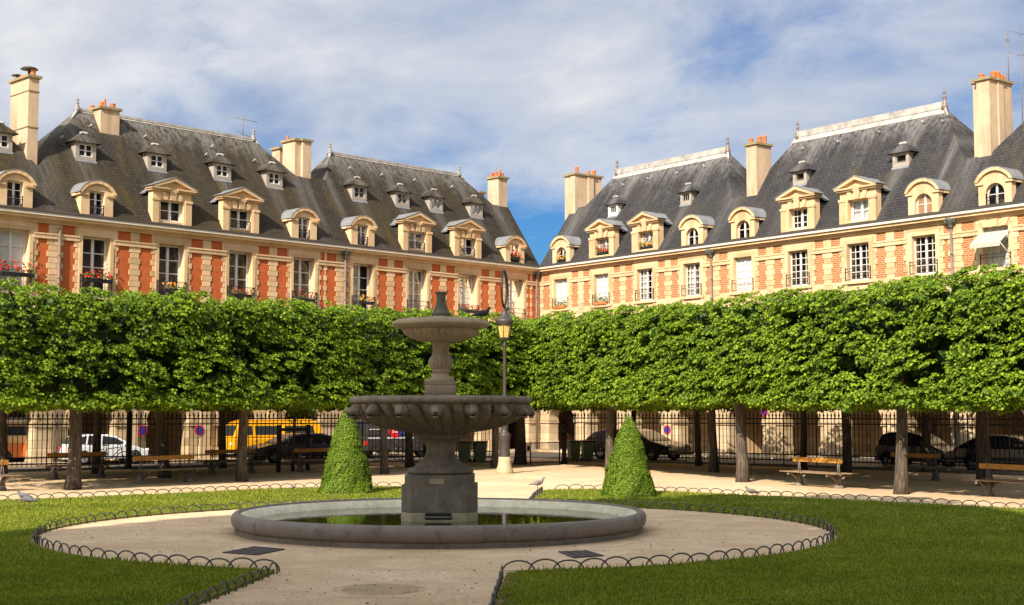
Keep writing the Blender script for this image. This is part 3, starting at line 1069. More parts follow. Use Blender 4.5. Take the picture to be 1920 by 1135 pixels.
        sc = 0.62 if s.side == 'L' else 0.92
        for r in (r0, r1):
            if s.u0 < r < s.u1 and -1 < r < 33.5:
                fm = MB(); x, y, zz = T(r, VR, ZR)
                fm.lathe([(a*0.8, b*sc) for a, b in fin], (x, y, zz), 10)
                fm.build('finial', 'finialgrey' if s.side == 'L' else 'pipe', rf)
        s.rf = rf
        return rf

    def vents(s, lst):
        """short metal vent tubes on the slope"""
        for u, z in lst:
            m = MB()
            p = Vector(s.T(u, rv(z)-0.05, z)); q = Vector(s.T(u, rv(z)+0.20, z+0.10))
            m.tube([p, q], 0.045, 8)
            m.build('roof_vent', 'zincpale', s.rf)

    # ---------------- dormers
    def dormer_round(s, u, glassm='glassD', arched=False, rail=True, boards=None, label=None):
        T = s.T
        m = MB()
        z0, z1, top = 11.10, 12.16, 12.74
        hw = 0.80
        vf, vb = 0.0, -0.34
        ow = 0.37 if not arched else 0.46
        oz0, oz1 = 11.16, 12.28
        m.box(T, u-hw, u-ow, vb, vf, z0, z1); m.box(T, u+ow, u+hw, vb, vf, z0, z1)
        m.box(T, u-ow, u+ow, vb, vf-0.02, z0, oz0)
        R_ = (0.90**2 + (top-z1)**2)/(2*(top-z1))
        def seg(w, h, zb, n=14):
            r = (w*w+h*h)/(2*h)
            a = math.asin(min(1, w/r))
            return [(u + r*math.sin(-a+2*a*k/n), zb + h - r + r*math.cos(-a+2*a*k/n)) for k in range(n+1)]
        if not arched:
            # tympanum above a square headed opening
            arcp = seg(hw, top-z1-0.06, z1)
            m.box(T, u-hw, u-ow, vb, vf-0.003, z1, oz1)
            m.box(T, u+ow, u+hw, vb, vf-0.003, z1, oz1)
            pts = [p for p in arcp if p[1] >= oz1-0.001]
            a, b = pts[0][0], pts[-1][0]
            m.prism(T, [(a, oz1)] + pts + [(b, oz1)], vb, vf-0.003)
        else:
            zc = 11.62
            N = 14
            outer = seg(hw, top-z1-0.06, z1, N)
            inn = [(u-ow*math.cos(math.pi*k/N), zc+ow*math.sin(math.pi*k/N)) for k in range(N+1)]
            for k in range(N):
                m.prism(T, [inn[k], inn[k+1], outer[k+1], outer[k]], vb, vf-0.004)
        # curved cornice
        o1, o2 = seg(0.93, top-z1+0.02, z1), seg(0.78, top-z1-0.13, z1)
        for k in range(14):
            m.prism(T, [o2[k], o2[k+1], o1[k+1], o1[k]], vf-0.002, vf+0.12)
        for sg in (-1, 1):
            m.box(T, min(u+sg*(ow+0.08), u+sg*0.90), max(u+sg*(ow+0.08), u+sg*0.90), vf-0.3, vf+0.075, z1-0.11, z1-0.02)
            m.box(T, min(u+sg*0.74, u+sg*0.92), max(u+sg*0.74, u+sg*0.92), -0.95, -0.3, z1-0.13, z1-0.01)
        d = m.build('dormer', 'stone', s.root)
        # cheeks and zinc barrel roof
        for sg in (-1, 1):
            c = MB()
            a, b = sorted((u+sg*0.60, u+sg*0.78))
            c.add([T(a, vb, z0), T(b, vb, z0), T(b, vb, z1), T(a, vb, z1), T(a, rv(z1)-0.1, z1), T(b, rv(z1)-0.1, z1)],
                  [(0, 1, 2, 3), (3, 2, 5, 4), (1, 5, 2), (0, 3, 4), (0, 4, 5, 1)])
            c.build('cheek', s.slate if s.side == 'R' else 'stone', d)
        z = MB()
        o3 = seg(0.95, top-z1+0.045, z1)
        o4 = seg(0.95, top-z1+0.020, z1-0.005)
        back = rv(top)-0.35
        for k in range(14):
            z.prism(T, [o4[k], o4[k+1], o3[k+1], o3[k]], vf+0.135, back, smooth=False)
        z.build('dormer_roof', 'zinc', d)
        # casement
        f = MB()
        v = -0.20
        fz1 = oz1-0.003 if not arched else 11.62+ow
        w = ow-0.003
        if not arched:
            f.box(T, u-w, u-w+0.05, v-0.04, v+0.02, oz0, fz1); f.box(T, u+w-0.05, u+w, v-0.04, v+0.02, oz0, fz1)
            f.box(T, u-w+0.05, u+w-0.05, v-0.04, v+0.02, fz1-0.06, fz1); f.box(T, u-w+0.05, u+w-0.05, v-0.04, v+0.02, oz0, oz0+0.07)
        else:
            f.box(T, u-w, u-w+0.05, v-0.04, v+0.02, oz0, 11.62); f.box(T, u+w-0.05, u+w, v-0.04, v+0.02, oz0, 11.62)
            for k in range(12):
                t0, t1 = math.pi*k/12, math.pi*(k+1)/12
                f.prism(T, [(u-w*math.cos(t0), 11.62+w*math.sin(t0)), (u-w*math.cos(t1), 11.62+w*math.sin(t1)), (u-(w-.05)*math.cos(t1), 11.62+(w-.05)*math.sin(t1)), (u-(w-.05)*math.cos(t0), 11.62+(w-.05)*math.sin(t0))], v-0.04, v+0.02)
        f.box(T, u-0.045, u+0.045, v-0.03, v+0.03, oz0+0.01, fz1-0.02)
        for z_ in ((11.55, 11.90) if not arched else (11.62,)):
            f.box(T, u-w+0.05, u+w-0.05, v-0.02, v+0.012, z_-0.016, z_+0.016)
        wo = f.build('dormer_window', 'white', d)
        p = MB()
        if not arched:
            p.poly([T(u-w, v-0.012, oz0), T(u+w, v-0.012, oz0), T(u+w, v-0.012, fz1), T(u-w, v-0.012, fz1)])
        else:
            p.poly([T(u-w, v-0.012, oz0), T(u+w, v-0.012, oz0)] + [T(u+w*math.cos(math.pi*k/12), v-0.012, 11.62+w*math.sin(math.pi*k/12)) for k in range(13)])
        p.build('pane', boards or glassm, wo, recalc=False)
        b = MB(); b.box(T, u-ow, u+ow, v-0.55, v-0.5, oz0-0.03, 12.3); b.build('dormer_room', 'room', d)
        if rail: s.rail(d, u, ow-0.01, -0.03, (11.23, 11.62), 6)
        if label: d['label'] = label
        return d

    def dormer_pediment(s, u, glassm='glassD', rail=True, curtain=False, sash=0, open_leaf=False):
        T = s.T
        m = MB()
        hw, ow = 1.04, 0.61
        z0, oz0, oz1, ze, apex = 11.10, 11.28, 12.28, 12.78, 13.34
        vf, vb = 0.03, -0.42
        m.box(T, u-hw, u-ow, vb, vf-0.06, z0, oz1); m.box(T, u+ow, u+hw, vb, vf-0.06, z0, oz1)
        m.box(T, u-ow, u+ow, vb, vf-0.08, z0, oz0)
        m.box(T, u-hw, u+hw, vb, vf-0.055, oz1, ze)
        for sg in (-1, 1):                                   # pilasters
            a, b = sorted((u+sg*0.72, u+sg*1.06))
            m.box(T, a, b, vf-0.062, vf, z0, 12.30)
            m.box(T, a-0.03, b+0.03, vf-0.061, vf+0.035, 12.22, 12.34)
            a, b = sorted((u+sg*0.63, u+sg*0.72))
            m.box(T, a, b, vf-0.061, vf-0.025, z0, 12.28)
        # voussoirs
        m.prism(T, [(u-0.14, oz1), (u+0.14, oz1), (u+0.20, 12.93), (u-0.20, 12.93)], vf-0.058, vf+0.06)
        for sg in (-1, 1):
            m.prism(T, [(u+sg*0.27, oz1), (u+sg*0.46, oz1), (u+sg*0.60, 12.66), (u+sg*0.36, 12.66)], vf-0.058, vf+0.03)
        # broken horizontal cornice, raking cornice and tympanum
        for sg in (-1, 1):
            a, b = sorted((u+sg*0.20, u+sg*1.22))
            m.box(T, a, b, vb, vf+0.17, ze-0.02, ze+0.06)
            a, b = sorted((u+sg*0.20, u+sg*1.16))
            m.box(T, a, b, vb, vf+0.09, ze-0.10, ze-0.021)
            th = 0.13
            m.prism(T, [(u+sg*1.26, ze+0.062), (u, apex), (u, apex-th-0.03), (u+sg*0.98, ze+0.062)], vb, vf+0.18)
        m.prism(T, [(u-0.97, ze+0.062), (u+0.97, ze+0.062), (u, apex-0.10)], vb, vf-0.01)
        d = m.build('pediment_dormer', 'stone', s.root)
        for sg in (-1, 1):
            c = MB()
            a, b = sorted((u+sg*0.80, u+sg*1.0))
            c.add([T(a, vb, z0), T(b, vb, z0), T(b, vb, ze-0.3), T(a, vb, ze-0.3), T(a, rv(ze-0.3)-0.1, ze-0.3), T(b, rv(ze-0.3)-0.1, ze-0.3)],
                  [(0, 1, 2, 3), (3, 2, 5, 4), (1, 5, 2), (0, 3, 4), (0, 4, 5, 1)])
            c.build('cheek', s.slate, d)
        z = MB()
        back = rv(apex)-0.35
        for sg in (-1, 1):
            z.prism(T, [(u+sg*1.28, ze+0.072), (u, apex+0.012), (u, apex+0.045), (u+sg*1.30, ze+0.10)], vf+0.20, -0.6)
            z.prism(T, [(u+sg*1.12, ze-0.20), (u, apex-0.02), (u, apex+0.03), (u+sg*1.14, ze-0.15)], -0.601, back)
        z.build('dormer_roof', 'zinc', d)
        f = MB()
        v = -0.24 if s.side == 'L' else -0.36
        w = ow-0.003
        tz = oz1-0.003
        f.box(T, u-w, u-w+0.09, v-0.04, v+0.02, oz0, tz); f.box(T, u+w-0.09, u+w, v-0.04, v+0.02, oz0, tz)
        f.box(T, u-w+0.09, u+w-0.09, v-0.04, v+0.02, tz-0.06, tz); f.box(T, u-w+0.09, u+w-0.09, v-0.04, v+0.02, oz0, oz0+0.09)
        f.box(T, u-0.065, u+0.065, v-0.03, v+0.03, oz0+0.09, tz-0.06)
        for zz in ([11.80] if sash == 0 else [11.60, 11.93]):
            f.box(T, u-w+0.06, u+w-0.06, v-0.02, v+0.012, zz-0.018, zz+0.018)
        if sash:
            for sg in (-1, 1): f.box(T, u+sg*0.31-0.015, u+sg*0.31+0.015, v-0.019, v+0.011, oz0+0.09, tz-0.06)
        wo = f.build('dormer_window', 'white', d)
        p = MB(); x0 = u-w if not open_leaf else u
        p.poly([T(x0, v-0.012, oz0), T(u+w, v-0.012, oz0), T(u+w, v-0.012, tz), T(x0, v-0.012, tz)])
        p.build('pane', glassm, wo, recalc=False)
        if curtain:
            c = MB(); n = 24
            top = [T(u-w+2*w*k/n, v-0.10+0.03*math.sin(k*1.7), tz) for k in range(n+1)]
            bot = [T(u-w+2*w*k/n, v-0.10+0.045*math.sin(k*1.7+0.4), oz0) for k in range(n+1)]
            c.add(top+bot, [(k, k+1, n+2+k, n+1+k) for k in range(n)], smooth=True)
            c.build('curtain', 'blind', wo, recalc=False)
        b = MB(); b.box(T, u-0.8, u+0.8, v-0.6, v-0.55, oz0-0.05, 12.5); b.build('dormer_room', 'room', d)
        if rail: s.rail(d, u, ow-0.01, -0.05, (11.24, 11.68), 9)
        return d

    def attic(s, u, z=14.05, w=0.52, h=0.80, hood=0.76, kind='white'):
        """small wooden dormer with a slate hood"""
        T = s.T
        vf = rv(z)+0.05
        m = MB()
        ow = w-0.17 if s.side == 'L' else w-0.15
        m.box(T, u-w, u-ow, vf-0.75, vf, z-0.05, z+h); m.box(T, u+ow, u+w, vf-0.75, vf, z-0.05, z+h)
        m.box(T, u-ow, u+ow, vf-0.3, vf-0.005, z+h-0.09, z+h)
        m.box(T, u-ow, u+ow, vf-0.3, vf+0.005, z-0.05, z+0.12)
        d = m.build('attic_dormer', 'dullwood' if kind != 'whiteframe' else 'white', s.root)
        # hipped hood of slates
        r = MB()
        ze = z+h
        zt = ze+0.42
        fr = vf+0.17
        rw = 0.17
        vbk = rv(zt)-0.15
        r.add([T(u-hood, fr, ze-0.02), T(u+hood, fr, ze-0.02), T(u+hood, rv(ze)-0.2, ze-0.02), T(u-hood, rv(ze)-0.2, ze-0.02), T(u-rw, fr-0.38, zt), T(u+rw, fr-0.38, zt), T(u+rw, vbk, zt), T(u-rw, vbk, zt)],
              [(0, 1, 5, 4), (1, 2, 6, 5), (3, 0, 4, 7), (4, 5, 6, 7), (0, 3, 2, 1), (2, 3, 7, 6)])
        r.build('hood', s.slate, d)
        c = MB()
        c.tube([T(u-rw-0.03, fr-0.36, zt+0.01), T(u-rw+0.06, fr-0.40, zt+0.05), T(u+rw-0.06, fr-0.40, zt+0.05), T(u+rw+0.03, fr-0.36, zt+0.01)], 0.07, 6)
        c.build('hood_cap', 'zincpale', d)
        sl_ = MB()
        sl_.add([T(u-w-0.03, vf+0.02, z-0.04), T(u+w+0.03, vf+0.02, z-0.04), T(u+w+0.03, rv(z-0.15)+0.02, z-0.15), T(u-w-0.03, rv(z-0.15)+0.02, z-0.15)], [(0, 1, 2, 3)])
        sl_.build('sill_flashing', 'zinc', d)
        v = vf-0.06
        f = MB()
        x = ow-0.003
        a, b = z+0.123, z+h-0.093
        dark = kind == 'open'
        f.box(T, u-x, u-x+0.045, v-0.03, v+0.02, a, b); f.box(T, u+x-0.045, u+x, v-0.03, v+0.02, a, b)
        f.box(T, u-x+0.045, u+x-0.045, v-0.03, v+0.02, b-0.045, b); f.box(T, u-x+0.045, u+x-0.045, v-0.03, v+0.02, a, a+0.05)
        if not dark:
            if s.side == 'L':
                f.box(T, u-0.035, u+0.035, v-0.025, v+0.025, a+0.05, b-0.045)
                f.box(T, u-x+0.045, u+x-0.045, v-0.02, v+0.012, (a+b)/2-0.018, (a+b)/2+0.018)
            else:
                for k in (-1, 1): f.box(T, u+k*0.07-0.008, u+k*0.07+0.008, v-0.02, v+0.012, a+0.05, b-0.045)
        wo = f.build('attic_window', 'white' if kind in ('white', 'whiteframe') else 'dullwood', d)
        if not dark:
            p = MB(); p.poly([T(u-x, v-0.01, a), T(u+x, v-0.01, a), T(u+x, v-0.01, b), T(u-x, v-0.01, b)]); p.build('pane', 'glassD', wo, recalc=False)
        k = MB(); k.box(T, u-ow, u+ow, vf-0.5, vf-0.45, z, z+h); k.build('attic_room', 'room', d)
        return d

    # ---------------- chimneys, pipes
    def chimney(s, u0, u1, v0, v1, zb, zt, pots=(), ribs=(), bands=(), lower=None, label=None):
        T = s.T
        m = MB()
        m.box(T, u0, u1, v1, v0, zb, zt-0.12)
        for (a, b, c, d) in ribs: m.box(T, a, b, c, d, zb, zt-0.121)
        for z in bands: m.box(T, u0-0.03, u1+0.03, v1-0.03, v0+0.03, z, z+0.05, 1)
        o = m.build('chimney', ['plaster', 'capstone'], s.root)
        c = MB()
        c.box(T, u0-0.10, u1+0.10, v1-0.10, v0+0.10, zt-0.117, zt)
        for (a, b, cc, d) in ribs: c.box(T, a-0.09, b+0.09, cc-0.09, d+0.09, zt-0.119, zt-0.004)
        c.build('chimney_cap', 'capstone', o)
        # lead flashing round the foot
        for (pu, pv, h, r) in pots:
            p = MB(); x, y, z = T(pu, pv, zt)
            p.lathe([(r*1.02, -0.01), (r, 0.05), (r*0.86, h*0.8), (r*0.95, h*0.85), (r*0.95, h), (r*0.75, h), (r*0.7, h*0.6)], (x, y, z), 12)
            p.build('chimney_pot', 'terracotta', o)
        if label: o['label'] = label
        return o

    def pipe(s, u, top=10.75, hopper=True, mat='pipe'):
        T = s.T
        m = MB()
        m.tube([T(u, 0.13, 0.13), T(u, 0.13, top-0.35)], 0.062, 8)
        for z in (8.2, 9.2, 5.0, 2.5): m.tube([T(u, 0.13, z-0.04), T(u, 0.13, z+0.04)], 0.078, 8)
        o = m.build('drainpipe', mat, s.root)
        if hopper:
            h = MB(); x, y, z = T(u, 0.16, 0)
            h.lathe([(0.08, top-0.42), (0.10, top-0.36), (0.10, top-0.26), (0.16, top-0.2), (0.22, top-0.05), (0.24, top+0.02), (0.2, top+0.02)], (x, y, 0), 12)
            for sg in (-1, 1): h.tube([T(u+sg*0.1, 0.2, top-0.24), T(u+sg*0.25, 0.24, top-0.10), T(u+sg*0.28, 0.24, top+0.04)], [0.04, 0.05, 0.03], 6)
            h.build('hopper', 'hopper', o)
        return o


def shut(o, *a):
    return o

# ---------------- left wing (weakly raked by the sun)
def wl(n): return 2.152 + 3.9*n
def wr(n): return 2.024 + 3.638*n


h1 = House('L', 'brick_house', 'red brick house of the left wing, next to the corner, with curtained windows', 0.0, 15.35, [wl(0), wl(1), wl(2), wl(3)])
h1.walls(); h1.interior()
h1.roof(15.02, 14.93, 1.32, 3.05, 13.05, 14.36)
h1.window(wl(0), curtain=[(-0.60, -0.2), (-0.02, 0.60)])
h1.window(wl(1), curtain=[(0.0, 0.60)])
h1.window(wl(2), curtain=[(0.02, 0.60)])
h1.window(wl(3), curtain=[(0.02, 0.58)], open_leaf=True)
h1.dormer_round(wl(0)); h1.dormer_pediment(wl(1), open_leaf=True); h1.dormer_pediment(wl(2)); h1.dormer_round(wl(3))
for u in (3.47, 6.74, 9.36, 12.52): h1.attic(u, 13.98, kind='grey')
h1.vents([(4.4, 15.75), (7.4, 15.8), (9.9, 15.8), (12.2, 15.9)])
h1.chimney(0.08, 0.86, -2.66, -3.6, 14.7, 16.85, [(0.25, -2.95, 0.28, 0.12), (0.52, -2.9, 0.50, 0.07), (0.68, -3.05, 0.30, 0.13), (0.72, -3.35, 0.26, 0.12)])
h1.chimney(0.35, 0.8, -4.4, -5.6, 14.7, 16.1, [])
h1.pipe(0.42)
h1.pipe(15.9-0.75, mat='pipe')

h2 = House('L', 'brick_house', 'middle red brick house of the left wing with white attic windows', 15.35, 31.45, [wl(4), wl(5), wl(6), wl(7)])
h2.walls(); h2.interior()
h2.roof(14.93, 13.45, 16.35, 18.23, 28.45, 31.40)
for n in (4, 5, 6, 7): h2.window(wl(n))
h2.dormer_round(wl(4)); h2.dormer_pediment(wl(5)); h2.dormer_pediment(wl(6), rail=False); h2.dormer_round(wl(7))
for u, k in ((18.22, 'white'), (21.44, 'white'), (25.20, 'white'), (28.99, 'white')): h2.attic(u, 14.06, kind=k)
h2.vents([(18.9, 15.4), (21.9, 15.3), (21.3, 15.85), (25.2, 15.8), (28.1, 15.9), (29.9, 15.0)])
h2.chimney(26.61, 27.62, -3.15, -4.65, 15.3, 17.0, [(26.85, -3.4, 0.26, 0.14), (27.3, -3.6, 0.30, 0.14), (27.3, -3.35, 0.42, 0.06), (27.45, -4.3, 0.2, 0.14)])
h2.chimney(15.36, 16.30, -2.80, -3.9, 14.4, 17.0, [(16.2, -3.6, 0.24, 0.08), (15.9, -3.3, 0.1, 0.12)], ribs=[(15.36, 15.92, -2.85, -2.60)])
h2.chimney(15.6, 16.2, -4.3, -5.0, 14.4, 16.75, [])
h2.chimney(16.0, 16.9, -5.3, -6.4, 14.0, 16.2, [])
h2.pipe(31.3, hopper=False)

h3 = House('L', 'brick_house', 'red brick house at the left edge with white blinds and tall chimney', 31.45, 39.2, [wl(8), wl(9)])
h3.walls(); h3.interior()
h3.roof(13.40, 13.40, 31.62, 34.0, 38.0, 39.2)
h3.window(wl(8), blind=True, cols=1)
h3.window(wl(9))
h3.dormer_round(wl(8)); h3.dormer_pediment(wl(9))
h3.attic(33.15, 13.92, kind='white')
h3.chimney(31.52, 32.02, -1.72, -3.45, 13.2, 17.5, [(31.72, -1.95, 0.34, 0.13), (31.85, -2.5, 0.1, 0.12), (31.75, -2.9, 0.20, 0.12), (31.75, -3.2, 0.16, 0.11)], bands=(15.1, 16.75))
m = MB()
x, y, z = h3.T(31.8, -2.15, 17.5)
m.tube([(x, y, z), (x, y, z+0.36)], 0.07, 8)
m.lathe([(0.40, 0.34), (0.30, 0.42), (0.05, 0.48)], (x, y, z), 14)
x, y, z = h3.T(31.8, -3.3, 17.5)
m.tube([(x, y, z), (x, y, z+0.24)], 0.05, 8)
m.lathe([(0.28, 0.24), (0.2, 0.29), (0.03, 0.32)], (x, y, z), 14)
m.build('chimney_cowl', 'gutter', h3.root)

# ---------------- right wing (facing the sun)
g1 = House('R', 'brick_house', 'sunlit orange brick house of the right wing, next to the corner', 0.0, 14.62, [wr(0), wr(1), wr(2), wr(3)])
g1.walls(); g1.interior()
g1.roof(14.87, 13.66, 1.22, 2.70, 11.9, 14.2)
g1.window(wr(0), blind=True, pane='glassR', rows=5); g1.window(wr(1), blind=True, pane='glassR')
g1.window(wr(2), pane='glassR', curtain=[(-0.55, -0.08)]); g1.window(wr(3), pane='glassR', curtain=[(-0.55, 0.02)])
g1.dormer_round(wr(0), arched=True, rail=False, boards=None); g1.dormer_pediment(wr(1), rail=False, curtain=True, sash=1)
g1.dormer_pediment(wr(2), rail=False, curtain=True, sash=1); g1.dormer_round(wr(3), arched=True, rail=False)
g1.attic(4.60, 13.86, w=0.42, h=0.66, hood=0.66, kind='whiteframe'); g1.attic(10.67, 13.82, w=0.42, h=0.66, hood=0.66, kind='lattice')
g1.vents([(4.1, 15.8), (6.2, 15.9), (8.6, 15.9), (10.7, 16.0)])
g1.chimney(-0.48, 0.58, -2.40, -4.5, 14.2, 17.0, [(0.25, -2.75, 0.46, 0.12), (0.25, -3.7, 0.32, 0.12), (0.2, -4.2, 0.40, 0.13)], ribs=[(-0.1, 0.70, -3.75, -3.35), (0.1, 0.585, -2.6, -2.32)])
g1.pipe(14.45)

g2 = House('R', 'brick_house', 'sunlit orange brick house in the middle of the right wing', 14.62, 29.14, [wr(4), wr(5), wr(6), wr(7)])
g2.walls(); g2.interior()
g2.roof(13.70, 13.70, 15.2, 16.95, 26.03, 28.45)
g2.window(wr(4), blind=True, pane='glassR')
for n in (5, 6, 7): g2.window(wr(n), pane='glassD')
g2.dormer_round(wr(4), arched=True, rail=False); g2.dormer_pediment(wr(5), rail=False, sash=1)
g2.dormer_pediment(wr(6), rail=False, curtain=True); g2.dormer_round(wr(7), arched=True, rail=False, boards='woodbrown')
g2.attic(18.80, 13.86, w=0.44, h=0.66, hood=0.70, kind='open'); g2.attic(24.95, 13.90, w=0.46, h=0.64, hood=0.72, kind='open')
g2.vents([(17.9, 15.9), (20.2, 15.9), (22.7, 16.0), (25.2, 16.1), (26.4, 15.9), (15.9, 15.2)])
g2.chimney(15.30, 16.02, -1.72, -2.85, 13.0, 16.42, [(15.45, -1.95, 0.30, 0.12), (15.8, -2.2, 0.38, 0.13), (15.85, -2.55, 0.46, 0.12)])
g2.pipe(29.0)

g3 = House('R', 'brick_house', 'sunlit brick house at the right edge with an awning over its window', 29.14, 37.2, [wr(8), wr(9)])
g3.walls(); g3.interior()
g3.roof(13.70, 13.70, 29.72, 32.2, 36.0, 37.2)
g3.window(wr(8), blind=True, pane='glassR'); g3.window(wr(9))
g3.dormer_round(wr(8), arched=True, rail=True); g3.dormer_pediment(wr(9))
g3.chimney(29.2, 29.86, -1.75, -3.5, 13.2, 17.22, [(29.35, -1.95, 0.22, 0.14), (29.6, -2.5, 0.38, 0.13), (29.6, -2.8, 0.42, 0.13), (29.6, -3.1, 0.34, 0.12), (29.6, -3.35, 0.30, 0.10)], ribs=[(28.85, 29.25, -2.6, -2.0), (29.3, 29.93, -2.75, -2.35)])
# brick apron and wedge stones above the last window
q = MB()
for k in (-1, 0, 1):
    q.prism(g3.T, [(wr(8)+k*0.42-0.12, 10.2), (wr(8)+k*0.42+0.12, 10.2), (wr(8)+k*0.56+0.17, 10.52), (wr(8)+k*0.56-0.17, 10.52)], 0.0, 0.13)
q.build('voussoir', 'stone', g3.root)

# awning
T = frame('R')
aw = thing('window_awning', 'small white canvas awning over the window at the far right', 'awning', T(wr(8), 0.1, 9.8))
m = MB()
u = wr(8)
m.add([T(u-0.72, 0.07, 9.98), T(u+0.72, 0.07, 9.98), T(u+0.72, 0.85, 9.42), T(u-0.72, 0.85, 9.42), T(u-0.72, 0.05, 9.96), T(u+0.72, 0.05, 9.96), T(u+0.72, 0.84, 9.38), T(u-0.72, 0.84, 9.38)],
      [(0, 1, 2, 3), (7, 6, 5, 4), (0, 4, 5, 1), (3, 2, 6, 7), (0, 3, 7, 4), (1, 5, 6, 2)])
m.box(T, u-0.72, u+0.72, 0.842, 0.855, 9.24, 9.41)
m.build('canvas', 'canvas', aw)
for sg in (-1, 1):
    a = MB(); a.tube([T(u+sg*0.72, 0.84, 9.39), T(u+sg*0.74, 0.06, 8.85)], 0.018, 6); a.build('arm', 'white', aw)


# flower boxes standing on sills
def flower_box(T, u, v, z, w, label, red=True, tub='iron', n=90, h=0.24, red_mat=None, group='flower boxes on the window sills'):
    t = thing('flower_box', label, 'flower box', T(u, v, z), group)
    b = MB(); b.box(T, u-w, u+w, v-0.09, v+0.09, z, z+0.17)
    b.build('box', tub, t, bevel=0.015)
    P = np.array([T(u+rng.uniform(-w*1.1, w*1.1), v+rng.normal()*0.08, z+0.16+abs(rng.normal())*h*0.55) for _ in range(n)])
    leaves('foliage', P, rng.normal(size=(n, 3))+np.array([0, -0.4, 0.6]), rng.uniform(0.06, 0.11, n), 'green', t)
    if red:
        k = max(14, n//2)
        P = np.array([T(u+rng.uniform(-w*1.1, w*1.1), v+0.03+rng.normal()*0.09, z+0.22+abs(rng.normal())*h*0.55) for _ in range(k)])
        leaves('blossom', P, rng.normal(size=(k, 3))+np.array([0, -0.8, 0.4]), rng.uniform(0.07, 0.13, k), red_mat or 'redflower', t, aspect=1.0)


TL, TR = frame('L'), frame('R')
flower_box(TL, wl(8)-0.1, 0.20, 8.12, 0.75, 'bright red geraniums under the white blinds at the left edge', n=150, h=0.45)
flower_box(TL, wl(7)-0.05, 0.20, 8.10, 0.65, 'red geraniums on the window sill right of the left drainpipe', n=120, h=0.34)
flower_box(TL, wl(6), 0.20, 7.90, 0.50, 'red and yellow flowers on the sill below the large unrailed dormer', n=50, h=0.24, red_mat='yellowflower')
flower_box(TL, wl(5), 0.20, 7.90, 0.55, 'dusky red flowers on the sill below the railed pediment dormer left of the double chimney', n=60, h=0.26)
flower_box(TL, wl(4), 0.20, 7.92, 0.55, 'red geraniums on the sill just left of the green rain hopper', n=70, h=0.30)
flower_box(TL, wl(3)-0.1, 0.20, 8.00, 0.45, 'small orange flowers below the half open casement', n=60, h=0.28, red_mat='yellowflower')
flower_box(TL, wl(1), 0.20, 7.95, 0.55, 'rusty red flowers on the railed sill behind the fountain cap', n=60, h=0.26)
flower_box(TL, wl(0), -0.06, 11.30, 0.40, 'green planter of red geraniums in the round dormer at the inner corner', n=110, h=0.30, tub='iron')
flower_box(TR, wr(0), -0.08, 11.16, 0.34, 'green pot plants in the small arched dormer at the inner corner', n=90, h=0.30, red=True, red_mat='yellowflower')
flower_box(TR, wr(1), -0.14, 11.26, 0.50, 'red and yellow flower box in the pediment dormer nearest the inner corner, right wing', n=140, h=0.32)
flower_box(TR, wr(2), -0.14, 11.26, 0.50, 'yellow flower box in the pediment dormer right of the other flowered one', n=140, h=0.32, red_mat='yellowflower')
flower_box(TR, wr(0), 0.10, 8.43, 0.55, 'terracotta trough with grey green plants on the first sill right of the corner', n=90, h=0.26, red=False, tub='terracotta')
flower_box(TR, wr(1), 0.10, 8.43, 0.55, 'terracotta trough of lavender on the second sill right of the corner', n=100, h=0.30, red=False, tub='terracotta')


# aerials on the roofs
def aerial(name, label, base, h, booms):
    t = thing(name, label, 'aerial', base)
    m = MB(); x, y, z = base
    m.tube([(x, y, z), (x, y, z+h)], 0.022, 6); m.build('mast', 'pipe', t)
    for zz, L, n, ang in booms:
        b = MB(); c, s_ = math.cos(ang), math.sin(ang)
        b.tube([(x-c*L/2, y-s_*L/2, z+zz+0.12*L/2), (x+c*L/2, y+s_*L/2, z+zz-0.12*L/2)], 0.014, 5)
        for k in range(n):
            f = -0.5+k/(n-1)
            px, py, pz = x+c*L*f, y+s_*L*f, z+zz-0.12*L*f
            b.tube([(px-s_*0.16, py+c*0.16, pz), (px+s_*0.16, py-c*0.16, pz)], 0.009, 4)
        b.build('boom', 'zinc', t)


aerial('tv_aerial', 'television aerial on the left ridge beside the pointed finial', TL(18.75, -4.1, 16.7), 1.35, [(1.15, 1.5, 12, 0.5), (0.35, 1.1, 3, 1.0)])
aerial('tv_aerial', 'tall aerial mast with cross bars behind the right chimney', TR(30.3, -3.6, 13.5), 6.3, [(5.9, 0.9, 4, 0.4), (4.9, 1.1, 3, 0.4)])
aerial('tv_aerial', 'thin slanting aerial rod left of the tall mast at the top right', TR(29.7, -3.55, 16.9), 2.7, [(2.3, 0.3, 3, 1.2)])

# plaques and signs on the arcade piers
def disc(m, T, u, v0, v1, z, r, mi=0, n=20, ru=None):
    m.prism(T, [((u+(ru or r)*math.cos(2*math.pi*k/n)), z+r*math.sin(2*math.pi*k/n)) for k in range(n)], v0, v1, mi)


MAT['signblue'] = flat('sign_blue', (0.015, 0.035, 0.26), 0.4, 0, 0.05)
MAT['signred'] = flat('sign_red', (0.55, 0.012, 0.02), 0.4, 0, 0.05)
MAT['signwhite'] = flat('sign_white', (0.8, 0.8, 0.8), 0.4, 0, 0.03)
MAT['signgreen'] = flat('sign_green', (0.02, 0.16, 0.10), 0.4, 0, 0.05)


